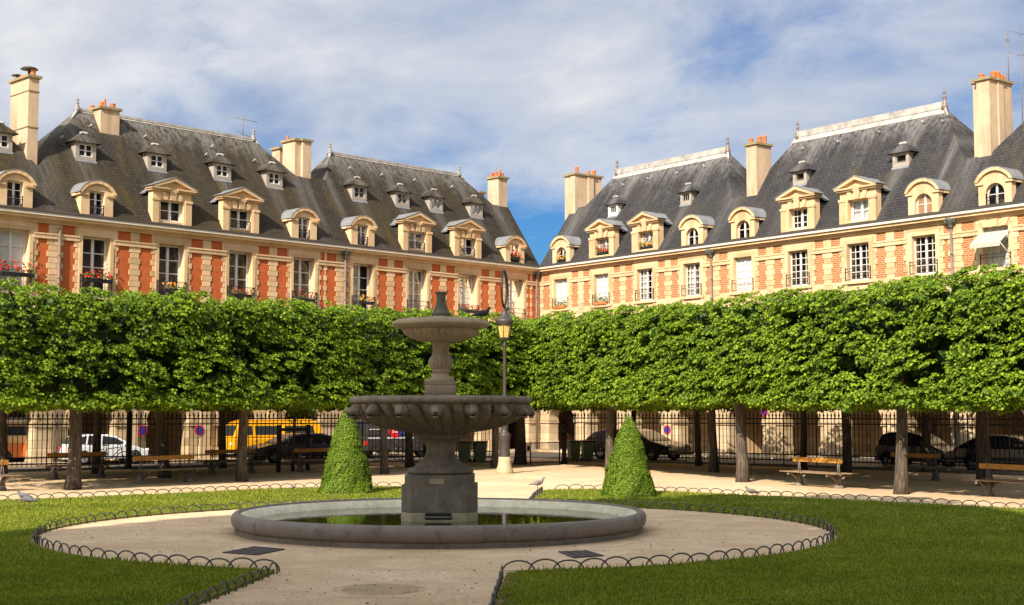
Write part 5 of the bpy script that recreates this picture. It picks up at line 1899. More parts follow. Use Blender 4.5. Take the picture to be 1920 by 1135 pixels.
back_lime(11.55, 55.2, ER, 'rear lime whose black trunk stands left of the sunlit bench back', 39, 0.17, L=4.6)
back_lime(12.5, 52.2, ER, 'rear lime whose black trunk stands behind the right end of the sunlit bench', 40, 0.20, L=4.6)
back_lime(15.9, 53.4, ER, 'rear lime whose black trunk stands before the windscreen of the small black car', 41, 0.22, L=4.6)
back_lime(14.75, 43.6, ER, 'rear lime with a black trunk behind the bench at the right edge', 42, 0.27, L=4.6)
back_lime(4.6, 62.6, ER, 'slim rear lime by the left end of the large dark car', 43, 0.13, L=4.6)

# tall chestnuts behind the photographer, which shade the near half of the garden
def chestnut(x, y, h, r, seed, label):
    t = thing('chestnut_tree', label, 'tree', (x, y, 0), 'tall chestnuts in the middle of the square')
    m = MB()
    m.tube([(x, y, -0.1), (x+0.1, y, h*0.3), (x, y+0.1, h*0.6), (x, y, h*0.85)], [0.5, 0.4, 0.3, 0.12], 12)
    for k in range(9):
        a = k*2.4; z = h*(0.40+0.045*k)
        m.tube([(x, y, z), (x+math.cos(a)*r*0.5, y+math.sin(a)*r*0.5, z+1.5), (x+math.cos(a)*r*0.85, y+math.sin(a)*r*0.85, z+2.4)], [0.2, 0.13, 0.05], 6)
    m.build('trunk', 'bark', t)
    n = 9000
    v = rng.normal(size=(n, 3)); v /= np.linalg.norm(v, axis=1, keepdims=True)
    rad = rng.uniform(0.25, 1.0, n)**0.5*(0.85+0.3*vnoise(v*2+30, seed))
    P = v*rad[:, None]*np.array([r, r, h*0.27]) + np.array([x, y, h*0.72])
    leaves('crown', P, v+rng.normal(size=(n, 3)), rng.uniform(0.45, 0.85, n), 'chestnut', t)


for i, (x, y, h, r, lb) in enumerate((
        (-19.5, -4.5, 23, 7.0, 'tall chestnut outside the picture, far left of the photographer'),
        (-12.5, 4.0, 23, 6.8, 'tall chestnut outside the picture, left of the photographer'),
        (-6.2, 6.5, 24, 6.6, 'tall chestnut outside the picture, close on the left of the photographer'),
        (-6.0, -6.5, 24, 6.8, 'tall chestnut outside the picture, behind the photographer'),
        (4.0, -3.5, 25, 6.5, 'tall chestnut outside the picture, behind and right of the photographer'))):
    chestnut(x, y, h, r, 60+i, lb)

# ------------------------------------------------------------------ spear fence round the garden
def spear_fence(pix, label):
    pts = [Vector(at(x, y)) for x, y in pix]
    t = thing('spear_fence', label, 'fence', tuple(pts[0]), 'iron spear fences round the garden')
    rails = MB(); bars = MB(); kb = MB()
    for a, b in zip(pts, pts[1:]):
        d = (b-a); L = d.length; d.normalize(); n = Vector((-d.y, d.x, 0))
        T = lambda s, v, z, a=a, d=d, n=n: tuple(a + d*s + n*v + Vector((0, 0, z)))
        for z in (2.02, 1.80, 0.50, 0.26): rails.box(T, -0.01, L+0.01, -0.014, 0.014, z-0.026, z+0.026)
        kb.box(T, -0.05, L+0.05, -0.12, 0.12, -0.05, 0.08)
        k = int(L/0.185)
        for i in range(k):
            s = (i+0.5)*L/k
            bars.tube([T(s, 0, 0.16), T(s, 0, 2.06)], 0.017, 5, cap=False)
            x, y, z = T(s, 0, 0)
            bars.lathe([(0.018, 2.05), (0.036, 2.075), (0.022, 2.09), (0.046, 2.13), (0.030, 2.19), (0.004, 2.32)], (x, y, 0), 5)
            if i % 9 == 4: bars.box(T, s-0.02, s+0.02, -0.02, 0.02, 0.0, 2.04)
    rails.build('rails', 'iron', t); bars.build('bars', 'iron', t, recalc=False); kb.build('plinth', 'pavement', t)
    return t


spear_fence([(-40, 885.5), (300, 877.5), (590, 871), (720, 867), (922, 867)], 'long iron spear fence on the left, before the camper and yellow vans')
spear_fence([(1066, 866), (1081, 864.5), (1440, 873), (1779, 884.5), (1990, 892)], 'long iron spear fence on the right, before the three black cars')


def gate_post(px, py, label, h=2.35):
    x, y, z = at(px, py)
    t = thing('fence_post', label, 'post', (x, y, 0), 'fence posts with pine cone finials')
    m = MB()
    m.lathe([(0.17, -0.05), (0.17, 0.12), (0.13, 0.16), (0.105, 0.3), (0.10, h-0.35), (0.12, h-0.33), (0.12, h-0.28), (0.10, h-0.27), (0.10, h-0.06), (0.15, h-0.02), (0.15, h)], (x, y, 0), 14)
    m.build('shaft', 'iron', t)
    m = MB()
    m.lathe([(0.06, h-0.01), (0.05, h+0.05), (0.13, h+0.09), (0.17, h+0.17), (0.16, h+0.25), (0.11, h+0.33), (0.05, h+0.39), (0.02, h+0.45), (0.04, h+0.48), (0.01, h+0.52)], (x, y, 0), 12, flute=lambda a, k: 1+0.08*math.sin(a*6+k))
    m.build('finial', 'iron', t)


gate_post(240, 879, 'tall iron post with pine cone top beside the bonnet of the white car')
gate_post(926.5, 868.5, 'iron gate post just left of the lamp pedestal', h=2.0)
gate_post(1058, 870.5, 'iron gate post at the right end of the low mesh gate', h=1.55)
gate_post(1188, 867.5, 'iron post whose finial shows above the tip of the right-hand clipped cone')

ga = Vector(at(985, 872.5)); gb = Vector(at(1050, 870.5))
gt = thing('garden_gate', 'low black mesh gate standing shut at the corner of the garden', 'gate', tuple(ga))
d = (gb-ga); gl = d.length; d.normalize(); n = Vector((-d.y, d.x, 0))
T = lambda s, v, z: tuple(ga + d*s + n*v + Vector((0, 0, z)))
m = MB()
for s0, s1 in ((0, 0.045), (0.27, 0.315), (gl-0.045, gl)): m.box(T, s0, s1, -0.022, 0.022, 0.0, 0.98)
for z in (0.10, 0.955): m.box(T, 0.0, gl, -0.018, 0.018, z-0.02, z+0.02)
m.build('gate_frame', 'iron', gt)
m = MB()
k = 22
for sg in (-1, 1):
    for i in range(-9, k+9):
        s = 0.32+(gl-0.37)*i/k
        p = []
        for f in (0.0, 1.0):
            p.append((s+sg*0.42*(f-0.5)*2*0.5, 0.12+0.82*f))
        (a0, z0), (a1, z1) = p
        lo, hi = 0.32, gl-0.05
        def clip(a, z):
            if a < lo: tt = (lo-a0)/(a1-a0+1e-9); return lo, z0+(z1-z0)*tt
            if a > hi: tt = (hi-a0)/(a1-a0+1e-9); return hi, z0+(z1-z0)*tt
            return a, z
        if max(a0, a1) < lo or min(a0, a1) > hi: continue
        q0, q1 = clip(a0, z0), clip(a1, z1)
        m.tube([T(q0[0], 0.004*sg, q0[1]), T(q1[0], 0.004*sg, q1[1])], 0.006, 4)
m.build('mesh_panel', 'iron', gt)
m = MB(); m.box(T, 0.05, 0.265, -0.03, -0.024, 0.56, 0.93); m.build('notice', 'signwhite', gt)
m = MB(); m.box(T, 0.075, 0.24, -0.034, -0.031, 0.62, 0.83); m.build('notice_picture', 'iron', gt)

# ------------------------------------------------------------------ lamp post
x, y, z = at(946, 888)
lp = thing('lamp_post', 'tall iron lamp post with yellow lantern at the far end of the path', 'lamp post', (x, y, 0))
m = MB()
m.lathe([(0.34, -0.05), (0.33, 0.10), (0.255, 0.30), (0.235, 0.45), (0.225, 0.62)], (x, y, 0), 20)
m.build('stone_foot', 'palestone', lp)
MAT['lampiron'] = flat('brown_grey_iron', (0.062, 0.053, 0.048), 0.5, 0.2, 0.3, 7.0)
m = MB()
m.lathe([(0.215, 0.60), (0.205, 0.66), (0.195, 1.22), (0.215, 1.26), (0.215, 1.32), (0.235, 1.40), (0.245, 1.46), (0.18, 1.50), (0.145, 1.56), (0.13, 1.75), (0.15, 1.78), (0.13, 1.82), (0.115, 2.2), (0.085, 2.3), (0.07, 2.4), (0.060, 4.75), (0.08, 4.80), (0.055, 4.85), (0.05, 4.98), (0.13, 5.03), (0.17, 5.07)], (x, y, 0), 8)
m.build('post', 'lampiron', lp)
MAT['lampglass'] = flat('amber_lamp_glass', (0.52, 0.36, 0.11), 0.25, 0, 0.12, 5.0)
m = MB(); m.lathe([(0.185, 5.09), (0.255, 5.55)], (x, y, 0), 6, smooth=False, a0=0.3); m.build('lantern', 'lampglass', lp)
m = MB()
for k in range(6):
    a = 0.3+2*math.pi*k/6
    m.tube([(x+0.19*math.cos(a), y+0.19*math.sin(a), 5.07), (x+0.262*math.cos(a), y+0.262*math.sin(a), 5.56)], 0.014, 5)
m.lathe([(0.20, 5.05), (0.21, 5.09), (0.17, 5.10)], (x, y, 0), 6, smooth=False, a0=0.3)
m.build('lantern_frame', 'lampiron', lp)
m = MB()
m.lathe([(0.27, 5.555), (0.305, 5.58), (0.31, 5.64), (0.345, 5.70), (0.335, 5.76), (0.28, 5.80), (0.20, 5.88), (0.145, 5.95), (0.11, 6.05), (0.09, 6.10), (0.11, 6.13), (0.06, 6.17), (0.045, 6.30)], (x, y, 0), 24, flute=lambda a, k: 1+(0.05*math.sin(a*12) if 2 <= k <= 4 else 0))
m.build('lantern_hood', 'lampiron', lp)
m = MB()
rc = 6.95; pts = []
nx, ny = math.cos(1.42), math.sin(1.42)
for k in range(41):
    a = 2*math.pi*k/40
    pts.append((x-0.02+0.60*nx*math.cos(a), y+0.60*ny*math.cos(a), rc+0.69*math.sin(a)))
m.tube(pts, 0.045, 8, cap=False)
m.build('hoop', 'iron', lp)
m = MB(); m.tube([(x-0.02+0.15, y, 6.1), (x+0.14, y, 7.0), (x+0.10, y, 7.5)], 0.028, 6); m.build('bracket', 'lampiron', lp)

# ------------------------------------------------------------------ benches
MAT['benchwood'] = flat('varnished_bench_wood', (0.47, 0.215, 0.035), 0.45, 0, 0.25, 3.0)
MAT['seatwood'] = flat('worn_bench_seat', (0.26, 0.175, 0.105), 0.7, 0, 0.35, 3.0)
MAT['castiron'] = flat('grey_cast_iron', (0.20, 0.165, 0.13), 0.6, 0.1, 0.4, 14.0)


def bench_proto():
    t = thing('park_bench', None, 'bench')
    L = 1.32
    m = MB(); m.box(None, -1.22, 1.10, -0.022, 0.022, 0.74, 0.885); m.build('backrest', 'benchwood', t, bevel=0.008)
    for sg in (-1, 1):
        m = MB()
        for k in range(3):
            a, b = sorted((sg*(0.09+k*0.135), sg*(0.21+k*0.135)))
            m.box(None, -L, L, a, b, 0.425, 0.455)
        m.build('seat', 'seatwood', t, bevel=0.006)
    for x in (-0.92, 0.92):
        m = MB()
        for dx in (-0.035, 0.035):
            m.tube([(x+dx*1.5, 0, 0.40), (x+dx, 0, 0.58), (x+dx*0.6, 0, 0.86)], [0.022, 0.016, 0.018], 6)
        m.tube([(x, 0, 0.70), (x, 0, 0.91)], 0.03, 6)
        # scrolled arms and foot
        for sg in (-1, 1):
            m.tube([(x, sg*0.05, 0.18), (x, sg*0.14, 0.27), (x, sg*0.27, 0.35), (x, sg*0.42, 0.405), (x, sg*0.46, 0.37), (x, sg*0.42, 0.34)], [0.045, 0.036, 0.030, 0.028, 0.03, 0.03], 7)
            m.tube([(x, sg*0.03, 0.38), (x, sg*0.2, 0.41), (x, sg*0.44, 0.412)], 0.02, 6)
        m.lathe([(0.16, -0.02), (0.155, 0.05), (0.12, 0.09), (0.10, 0.16), (0.085, 0.24), (0.07, 0.40)], (x, 0, 0), 12, flute=lambda a, k: 1+0.10*math.sin(a*5))
        m.build('iron_leg', 'castiron', t)
    return t


def bench(px1, px2, label, first=[None]):
    a = Vector(at(*px1)); b = Vector(at(*px2))
    o = first[0]
    if o is None: first[0] = o = bench_proto()
    else: o = copy_tree(o)
    c = (a+b)/2
    d = b-a
    o.location = (c.x, c.y, 0)
    o.rotation_euler = (0, 0, math.atan2(d.y, d.x))
    o['label'] = label
    o['group'] = 'park benches under the limes'
    return o


def off(x, y, e, s):
    return None


def bench_at(x, y, e, label):
    bench.__wrapped__ = None
    o = bench((960, 900), (970, 900), label)
    o.location = (x, y, 0)
    o.rotation_euler = (0, 0, math.atan2(e[1], e[0]))
    return o


DL, DR = (0.66, 0.75), (0.455, -0.89)
bench_at(9.40, 42.8, DR, 'sunlit bench with an orange back plank, between the two pale trunk feet')
bench_at(13.35, 37.1, DR, 'sunlit bench with an orange back plank at the right edge of the picture')
bench_at(13.75, 47.5, DR, 'shaded bench behind the stout pale trunk on the right')
bench_at(-11.2, 45.1, DL, 'shaded bench nearest the left lawn, in front of the leaning black trunk')
bench_at(-15.45, 39.95, DL, 'bench cut off by the left edge of the picture')
bench_at(-10.55, 52.5, DL, 'shaded bench before the yellow van, behind the middle left trunk')
bench_at(-15.1, 48.6, DL, 'dark bench in front of the white car')
bench_at(-7.55, 54.4, DL, 'bench with a lit back plank under the black post frame beside the left cone')

# black timber frame round a young tree
a = Vector(at(522, 886)); b = Vector(at(577, 882))
fr = thing('tree_frame', 'black post and rail frame round a slim young tree beside the left cone', 'frame', tuple(a))
d = b-a; L = d.length; d.normalize(); n = Vector((-d.y, d.x, 0))
T = lambda s, v, z: tuple(a + d*s + n*v + Vector((0, 0, z)))
for s in (0.0, L):
    m = MB(); m.box(T, s-0.07, s+0.07, -0.06, 0.06, -0.05, 1.80); m.build('post', 'iron', fr, bevel=0.01)
m = MB(); m.box(T, 0.071, L-0.071, -0.035, 0.035, 1.56, 1.68); m.build('rail', 'iron', fr)
x, y, z = at(550, 884)
yt = thing('young_tree', 'slim young tree standing inside the black post frame', 'tree', (x, y, 0))
trunk(yt, x, y, 2.9, 0.075, limbs=False)
P = np.array([x, y, 2.75]) + rng.normal(size=(900, 3))*np.array([0.45, 0.45, 0.30])
leaves('crown', P, rng.normal(size=(900, 3))+np.array([0, -0.3, 0.7]), rng.uniform(0.09, 0.15, 900), 'lime', yt)


# ------------------------------------------------------------------ street vehicles
MAT['tyre'] = flat('tyre_rubber', (0.02, 0.02, 0.02), 0.85, 0, 0.2)
MAT['rim_metal'] = flat('wheel_rim', (0.50, 0.50, 0.50), 0.35, 0.6, 0.1)
MAT['carglass'] = flat('car_glass', (0.025, 0.028, 0.030), 0.06, 0, 0.1, 2.0, 0.7)
MAT['headlamp'] = flat('headlamp_glass', (0.72, 0.72, 0.70), 0.15, 0, 0.05)
MAT['tail'] = flat('tail_lamp', (0.40, 0.03, 0.02), 0.25, 0, 0.1)
MAT['chrome'] = flat('pale_bumper', (0.68, 0.67, 0.62), 0.3, 0.3, 0.05)


def paint(name, c, rough=0.25):
    m, t, bs = new_mat(name)
    nz = t.noise(t.n('ShaderNodeTexCoord').outputs['Object'], 1.3, 4, 0.6)
    col = t.ramp(nz, [(0.3, tuple(k*0.85 for k in c)), (0.7, c)])
    t.link(col, bs.inputs['Base Color'])
    bs.inputs['Roughness'].default_value = rough
    bs.inputs['Coat Weight'].default_value = 0.5
    bs.inputs['Coat Roughness'].default_value = 0.08
    MAT[name] = m


def car(name, label, cat, loc, ang, W, body, cabin, wins, wheels, wr_, mats, flip=False, two=None, extra=None, zin=0.72):
    """side outlines in (x,z), x forward; cabin narrows upwards; wins: list of window polygons on the side"""
    paintm, cabm = mats
    root = bpy.data.objects.new(name, None)
    COL.objects.link(root)
    root.location = (loc[0], loc[1], 0.004)
    root.rotation_euler = (0, 0, ang)
    tag(root, label, cat)
    zb = min(p[1] for p in cabin); zt = max(p[1] for p in cabin)
    def half(z):
        if z <= zb: return W/2
        return W/2*(1-(1-zin)*((z-zb)/(zt-zb))**1.2*0.6) - 0.02
    m = MB()
    m.prism(None, body, -W/2, W/2)
    m.build('body', paintm, root, bevel=0.07)
    # cabin as lofted outline, narrowing towards the roof
    c = MB(); n = len(cabin)
    c.add([(p[0], -half(p[1]), p[1]) for p in cabin] + [(p[0], half(p[1]), p[1]) for p in cabin],
          [tuple(range(n))[::-1], tuple(range(n, 2*n))] + [(i, (i+1) % n, n+(i+1) % n, n+i) for i in range(n)])
    c.build('cabin', cabm, root, bevel=0.05)
    for poly in wins:
        for sg in (-1, 1):
            g = MB()
            g.add([(p[0], sg*(half(p[1])+0.012), p[1]) for p in poly] + [(p[0], sg*(half(p[1])-0.03), p[1]) for p in poly],
                  [tuple(range(len(poly)))] + [(i, (i+1) % len(poly), len(poly)+(i+1) % len(poly), len(poly)+i) for i in range(len(poly))])
            g.build('side_window', 'carglass', root)
    # windscreen and rear window from the two steepest sloping edges of the cabin outline
    ed = []
    for i in range(n):
        p, q = cabin[i], cabin[(i+1) % n]
        if abs(p[1]-q[1]) > 0.22*(zt-zb): ed.append((p, q))
    for p, q in ed:
        if p[1] > q[1]: p, q = q, p
        g = MB(); k0, k1 = 0.12, 0.88
        A = (p[0]+(q[0]-p[0])*k0, p[1]+(q[1]-p[1])*k0); B = (p[0]+(q[0]-p[0])*k1, p[1]+(q[1]-p[1])*k1)
        nx, nz = (q[1]-p[1]), -(q[0]-p[0])
        ln = math.hypot(nx, nz); nx, nz = nx/ln*0.014, nz/ln*0.014
        if (A[0] > 0) != (nx > 0): nx, nz = -nx, -nz
        pts = []
        for (X, Z) in (A, B):
            h = half(Z)*0.88
            pts.append(((X+nx, -h, Z+nz), (X+nx, h, Z+nz), (X-2*nx, h, Z-2*nz), (X-2*nx, -h, Z-2*nz)))
        a_, b_ = pts
        g.add(list(a_)+list(b_), [(0, 1, 5, 4), (0, 4, 7, 3), (1, 2, 6, 5), (4, 5, 6, 7), (0, 3, 2, 1)])
        g.build('windscreen' if A[0] > 0 else 'rear_window', 'carglass', root)
    for wx in wheels:
        for sg in (-1, 1):
            w = MB()
            yy = sg*(W/2-0.09)
            prof = [(wr_*0.62, -0.11), (wr_*0.94, -0.11), (wr_, -0.07), (wr_, 0.07), (wr_*0.94, 0.11), (wr_*0.62, 0.11)]
            nn = 24
            vs = []
            for (r, o) in prof:
                for k in range(nn):
                    a = 2*math.pi*k/nn
                    vs.append((wx+r*math.cos(a), yy+o, wr_+r*math.sin(a)))
            w.add(vs, [(i*nn+k, i*nn+(k+1) % nn, (i+1)*nn+(k+1) % nn, (i+1)*nn+k) for i in range(5) for k in range(nn)], 0, True)
            ty = w.build('wheel', 'tyre', root)
            rm = MB()
            rm.prism(None, [(wx+wr_*0.63*math.cos(2*math.pi*k/20), wr_+wr_*0.63*math.sin(2*math.pi*k/20)) for k in range(20)], yy-0.085, yy+0.085)
            for k in range(5):
                a = 2*math.pi*k/5
                rm.prism(None, [(wx+wr_*(0.15*math.cos(a-0.5)), wr_+wr_*(0.15*math.sin(a-0.5))), (wx+wr_*0.56*math.cos(a-0.13), wr_+wr_*0.56*math.sin(a-0.13)), (wx+wr_*0.56*math.cos(a+0.13), wr_+wr_*0.56*math.sin(a+0.13)), (wx+wr_*(0.15*math.cos(a+0.5)), wr_+wr_*(0.15*math.sin(a+0.5)))], yy-0.105, yy+0.105)
            rm.build('rim', 'rim_metal', ty)
            ar = MB()
            n2 = 18
            pts = [(wx+wr_*1.17*math.cos(math.pi*k/n2), wr_+wr_*1.17*math.sin(math.pi*k/n2)) for k in range(n2+1)]
            y0, y1 = sorted((sg*(W/2+0.004), sg*(W/2-0.06)))
            ar.prism(None, pts, y0, y1)
            ar.build('wheel_arch', 'tyre', root)
    x0 = min(p[0] for p in body); x1 = max(p[0] for p in body)
    zl = extra.get('lamp', 0.62) if extra else 0.62
    for sg in (-1, 1):
        l = MB(); y0, y1 = sorted((sg*W*0.30, sg*W*0.46)); l.box(None, x1-0.16, x1+0.012, y0, y1, zl, zl+0.13); l.build('headlight', 'headlamp', root, bevel=0.03)
        l = MB(); y0, y1 = sorted((sg*W*0.36, sg*(W*0.5+0.006))); l.box(None, x0-0.012, x0+0.10, y0, y1, zl+0.03, zl+0.25); l.build('tail_light', 'tail', root, bevel=0.02)
        mi = MB(); xm = extra.get('mirror', 0.6) if extra else 0.6
        y0, y1 = sorted((sg*(W/2-0.03), sg*(W/2+0.15))); mi.box(None, xm, xm+0.10, y0, y1, zb+0.02, zb+0.15); mi.build('mirror', paintm, root, bevel=0.02)
        hd = MB(); xh = extra.get('handle', -0.2) if extra else -0.2
        y0, y1 = sorted((sg*(W/2-0.01), sg*(W/2+0.025))); hd.box(None, xh, xh+0.17, y0, y1, zb-0.14, zb-0.11); hd.build('door_handle', 'chrome' if two else paintm, root)
    bp = extra.get('bumper', paintm) if extra else paintm
    b = MB(); b.box(None, x1-0.10, x1+0.06, -W/2+0.03, W/2-0.03, 0.28, 0.46); b.build('front_bumper', bp, root, bevel=0.03)
    b = MB(); b.box(None, x0-0.06, x0+0.10, -W/2+0.03, W/2-0.03, 0.28, 0.46); b.build('rear_bumper', bp, root, bevel=0.03)
    if two:
        for nm, mt, pl in two:
            tb = MB(); tb.prism(None, pl[0], -W/2-pl[1], W/2+pl[1]); tb.build(nm, mt, root, bevel=pl[2] if len(pl) > 2 else 0.0)
    return root


paint('paint_orange', (0.62, 0.17, 0.035)); paint('paint_tan', (0.72, 0.44, 0.20)); paint('paint_white', (0.70, 0.71, 0.73)); paint('paint_yellow', (0.78, 0.36, 0.008))
paint('paint_navy', (0.035, 0.048, 0.10)); paint('paint_black', (0.010, 0.011, 0.016)); paint('paint_silver', (0.62, 0.63, 0.64)); paint('paint_dark', (0.045, 0.040, 0.038))
AL_ = math.atan2(0.56, 0.83)          # along the left street, away from the camera
AR_ = math.atan2(-0.69, 0.725)        # along the right street, towards the camera

# two-tone camper, nose to the right
x, y = at(12, 872)[0]-0.2, at(12, 872)[1]+0.2
car('camper_van', 'orange and tan camper van with a white raised roof at the left edge', 'van', (-21.3, 61.6), AL_, 1.72,
    [(-2.2, 0.32), (2.02, 0.32), (2.12, 0.50), (2.10, 0.98), (-2.2, 0.98)],
    [(2.10, 0.98), (1.96, 1.22), (1.38, 1.78), (1.2, 1.83), (-2.12, 1.83), (-2.2, 1.6), (-2.2, 0.98)],
    [[(0.05, 1.28), (1.18, 1.28), (0.98, 1.68), (0.05, 1.68)], [(1.27, 1.28), (1.72, 1.28), (1.25, 1.68), (1.12, 1.68)], [(-1.9, 1.28), (-0.15, 1.28), (-0.15, 1.68), (-1.9, 1.68)]],
    [-1.35, 1.08], 0.32, ('paint_orange', 'paint_tan'), two=[('pop_top', 'white', ([(-2.1, 1.84), (0.95, 1.84), (0.72, 2.04), (-2.0, 2.06)], -0.12, 0.05)), ('side_moulding', 'paint_tan', ([(-2.19, 0.95), (2.09, 0.95), (2.09, 0.985), (-2.19, 0.985)], 0.012))], extra={'mirror': 1.32, 'handle': 0.2, 'lamp': 0.66, 'bumper': 'tyre'})
car('hatchback_car', 'small white hatchback parked behind the fence on the left', 'car', (-17.95, 61.35), AL_, 1.62,
    [(-2.15, 0.30), (2.1, 0.28), (2.22, 0.44), (2.16, 0.66), (1.50, 0.87), (1.05, 0.93), (-2.05, 0.93), (-2.2, 0.75)],
    [(1.42, 0.885), (0.42, 1.34), (0.0, 1.42), (-1.1, 1.43), (-1.75, 1.34), (-2.12, 0.92)],
    [[(-0.42, 0.96), (0.95, 0.96), (0.35, 1.27), (-0.35, 1.36)], [(-1.22, 0.96), (-0.52, 0.96), (-0.45, 1.36), (-1.12, 1.37)], [(-1.92, 1.0), (-1.32, 0.98), (-1.22, 1.36), (-1.62, 1.30)]],
    [-1.38, 1.42], 0.32, ('paint_white', 'paint_white'), extra={'mirror': 0.75, 'handle': -0.55}).scale = (0.80, 0.95, 0.93)
car('yellow_van', 'bright yellow old bus-type van behind the dark blue saloon', 'van', (-11.75, 68.0), AL_+math.pi, 1.74,
    [(-2.35, 0.34), (2.25, 0.34), (2.36, 0.5), (2.33, 1.08), (-2.38, 1.08), (-2.40, 0.6)],
    [(2.33, 1.08), (2.02, 1.74), (1.75, 1.86), (-2.05, 1.88), (-2.32, 1.62), (-2.38, 1.08)],
    [[(1.35, 1.20), (1.98, 1.20), (1.78, 1.64), (1.35, 1.64)], [(-0.15, 1.20), (1.2, 1.20), (1.2, 1.64), (-0.15, 1.64)], [(-1.95, 1.20), (-0.35, 1.20), (-0.35, 1.64), (-1.85, 1.64)]],
    [-1.35, 1.25], 0.33, ('paint_yellow', 'paint_yellow'), two=[('roof_panel', 'paint_yellow', ([(-2.0, 1.885), (1.7, 1.865), (1.5, 1.93), (-1.8, 1.95)], -0.16, 0.03))], extra={'mirror': 1.95, 'handle': 1.1, 'lamp': 0.72, 'bumper': 'chrome'})
car('saloon_car', 'dark blue saloon car behind the black post frame', 'car', (-9.9, 64.1), AL_+math.pi, 1.75,
    [(-2.3, 0.30), (2.3, 0.28), (2.42, 0.42), (2.36, 0.66), (1.55, 0.86), (1.1, 0.90), (-1.9, 0.92), (-2.36, 0.86), (-2.4, 0.5)],
    [(1.3, 0.89), (0.45, 1.28), (0.0, 1.34), (-0.9, 1.33), (-1.35, 1.22), (-1.95, 0.91)],
    [[(-0.22, 0.95), (1.0, 0.95), (0.4, 1.22), (-0.15, 1.28)], [(-1.4, 0.96), (-0.32, 0.95), (-0.26, 1.28), (-0.85, 1.26), (-1.2, 1.16)]],
    [-1.42, 1.48], 0.32, ('paint_navy', 'paint_navy'), extra={'mirror': 0.8, 'handle': -0.4})
car('delivery_van', 'dark delivery van with a round sticker between the left cone and the fountain', 'van', (-5.6, 71.3), AL_, 1.9,
    [(-2.6, 0.34), (2.3, 0.32), (2.45, 0.5), (2.35, 0.95), (1.7, 1.12), (-2.6, 1.12)],
    [(1.85, 1.12), (1.1, 1.82), (0.7, 1.9), (-2.55, 1.92), (-2.6, 1.12)],
    [[(0.35, 1.2), (1.45, 1.2), (0.95, 1.68), (0.35, 1.72)]],
    [-1.6, 1.5], 0.34, ('paint_dark', 'paint_dark'), two=[('white_stripe', 'paint_white', ([(-2.5, 0.98), (0.3, 0.98), (0.3, 1.04), (-2.5, 1.04)], 0.012)), ('white_stripe', 'paint_white', ([(-2.4, 1.42), (-1.6, 1.42), (-1.6, 1.46), (-2.4, 1.46)], -0.025))], extra={'mirror': 1.2, 'handle': 0.3})
T = lambda a, v, z: (-5.6+math.cos(AL_)*a+math.sin(AL_)*v, 71.3+math.sin(AL_)*a-math.cos(AL_)*v, z)
st = thing('round_sticker', 'red and blue round sticker on the side of the dark van', 'sticker', T(-0.9, 0.95, 1.4))
m = MB(); disc(m, T, -0.95, 0.93, 0.962, 1.36, 0.36); m.build('red_disc', 'signred', st)
m = MB(); m.prism(T, [(-0.95+0.05+0.34*math.cos(t), 1.36+0.34*math.sin(t)) for t in [-1.2+2.4*k/12 for k in range(13)]], 0.93, 0.968); m.build('blue_part', 'signblue', st)
m = MB()
for z0 in (1.28, 1.38): m.box(T, -1.12, -0.86, 0.93, 0.972, z0, z0+0.05)
m.build('white_bars', 'signwhite', st)
car('estate_car', 'large black car partly hidden behind the right-hand clipped cone', 'car', (6.05, 67.6), AR_, 1.85,
    [(-2.55, 0.32), (2.5, 0.28), (2.66, 0.45), (2.58, 0.70), (1.65, 0.92), (1.2, 0.98), (-2.5, 1.0), (-2.6, 0.7)],
    [(1.45, 0.96), (0.55, 1.40), (0.1, 1.48), (-1.5, 1.46), (-2.1, 1.30), (-2.5, 0.99)],
    [[(-0.15, 1.03), (1.1, 1.03), (0.5, 1.32), (-0.1, 1.40)], [(-1.15, 1.03), (-0.27, 1.03), (-0.22, 1.40), (-1.15, 1.39)], [(-2.2, 1.06), (-1.3, 1.04), (-1.3, 1.38), (-1.75, 1.32)]],
    [-1.55, 1.62], 0.35, ('paint_black', 'paint_black'), extra={'mirror': 0.85, 'handle': -0.5, 'lamp': 0.66})
car('city_car', 'short black city car behind the stout lit trunk on the right', 'car', (16.75, 57.55), AR_, 1.62,
    [(-1.40, 0.28), (1.40, 0.26), (1.52, 0.42), (1.48, 0.72), (1.02, 0.92), (0.8, 0.96), (-1.40, 1.0), (-1.48, 0.6)],
    [(1.0, 0.94), (0.35, 1.40), (-0.2, 1.50), (-0.95, 1.47), (-1.25, 1.36), (-1.42, 0.99)],
    [[(-0.35, 1.02), (0.72, 1.02), (0.22, 1.36), (-0.28, 1.42)], [(-1.24, 1.04), (-0.47, 1.03), (-0.42, 1.42), (-0.92, 1.40), (-1.12, 1.32)]],
    [-0.95, 0.98], 0.31, ('paint_black', 'paint_black'), extra={'mirror': 0.6, 'handle': -0.2})
car('hatchback_car', 'black hatchback with a rounded back behind the right-hand bench', 'car', (19.35, 53.9), AR_, 1.70,
    [(-1.92, 0.28), (1.9, 0.26), (2.03, 0.42), (1.98, 0.68), (1.35, 0.90), (1.05, 0.94), (-1.9, 0.94), (-2.0, 0.6)],
    [(1.25, 0.92), (0.45, 1.34), (0.0, 1.41), (-0.75, 1.39), (-1.3, 1.25), (-1.92, 0.93)],
    [[(-0.15, 0.99), (0.95, 0.99), (0.38, 1.27), (-0.08, 1.33)], [(-1.3, 1.0), (-0.28, 0.99), (-0.2, 1.33), (-0.7, 1.31), (-1.1, 1.2)]],
    [-1.25, 1.28], 0.31, ('paint_black', 'paint_black'), extra={'mirror': 0.7, 'handle': -0.4})
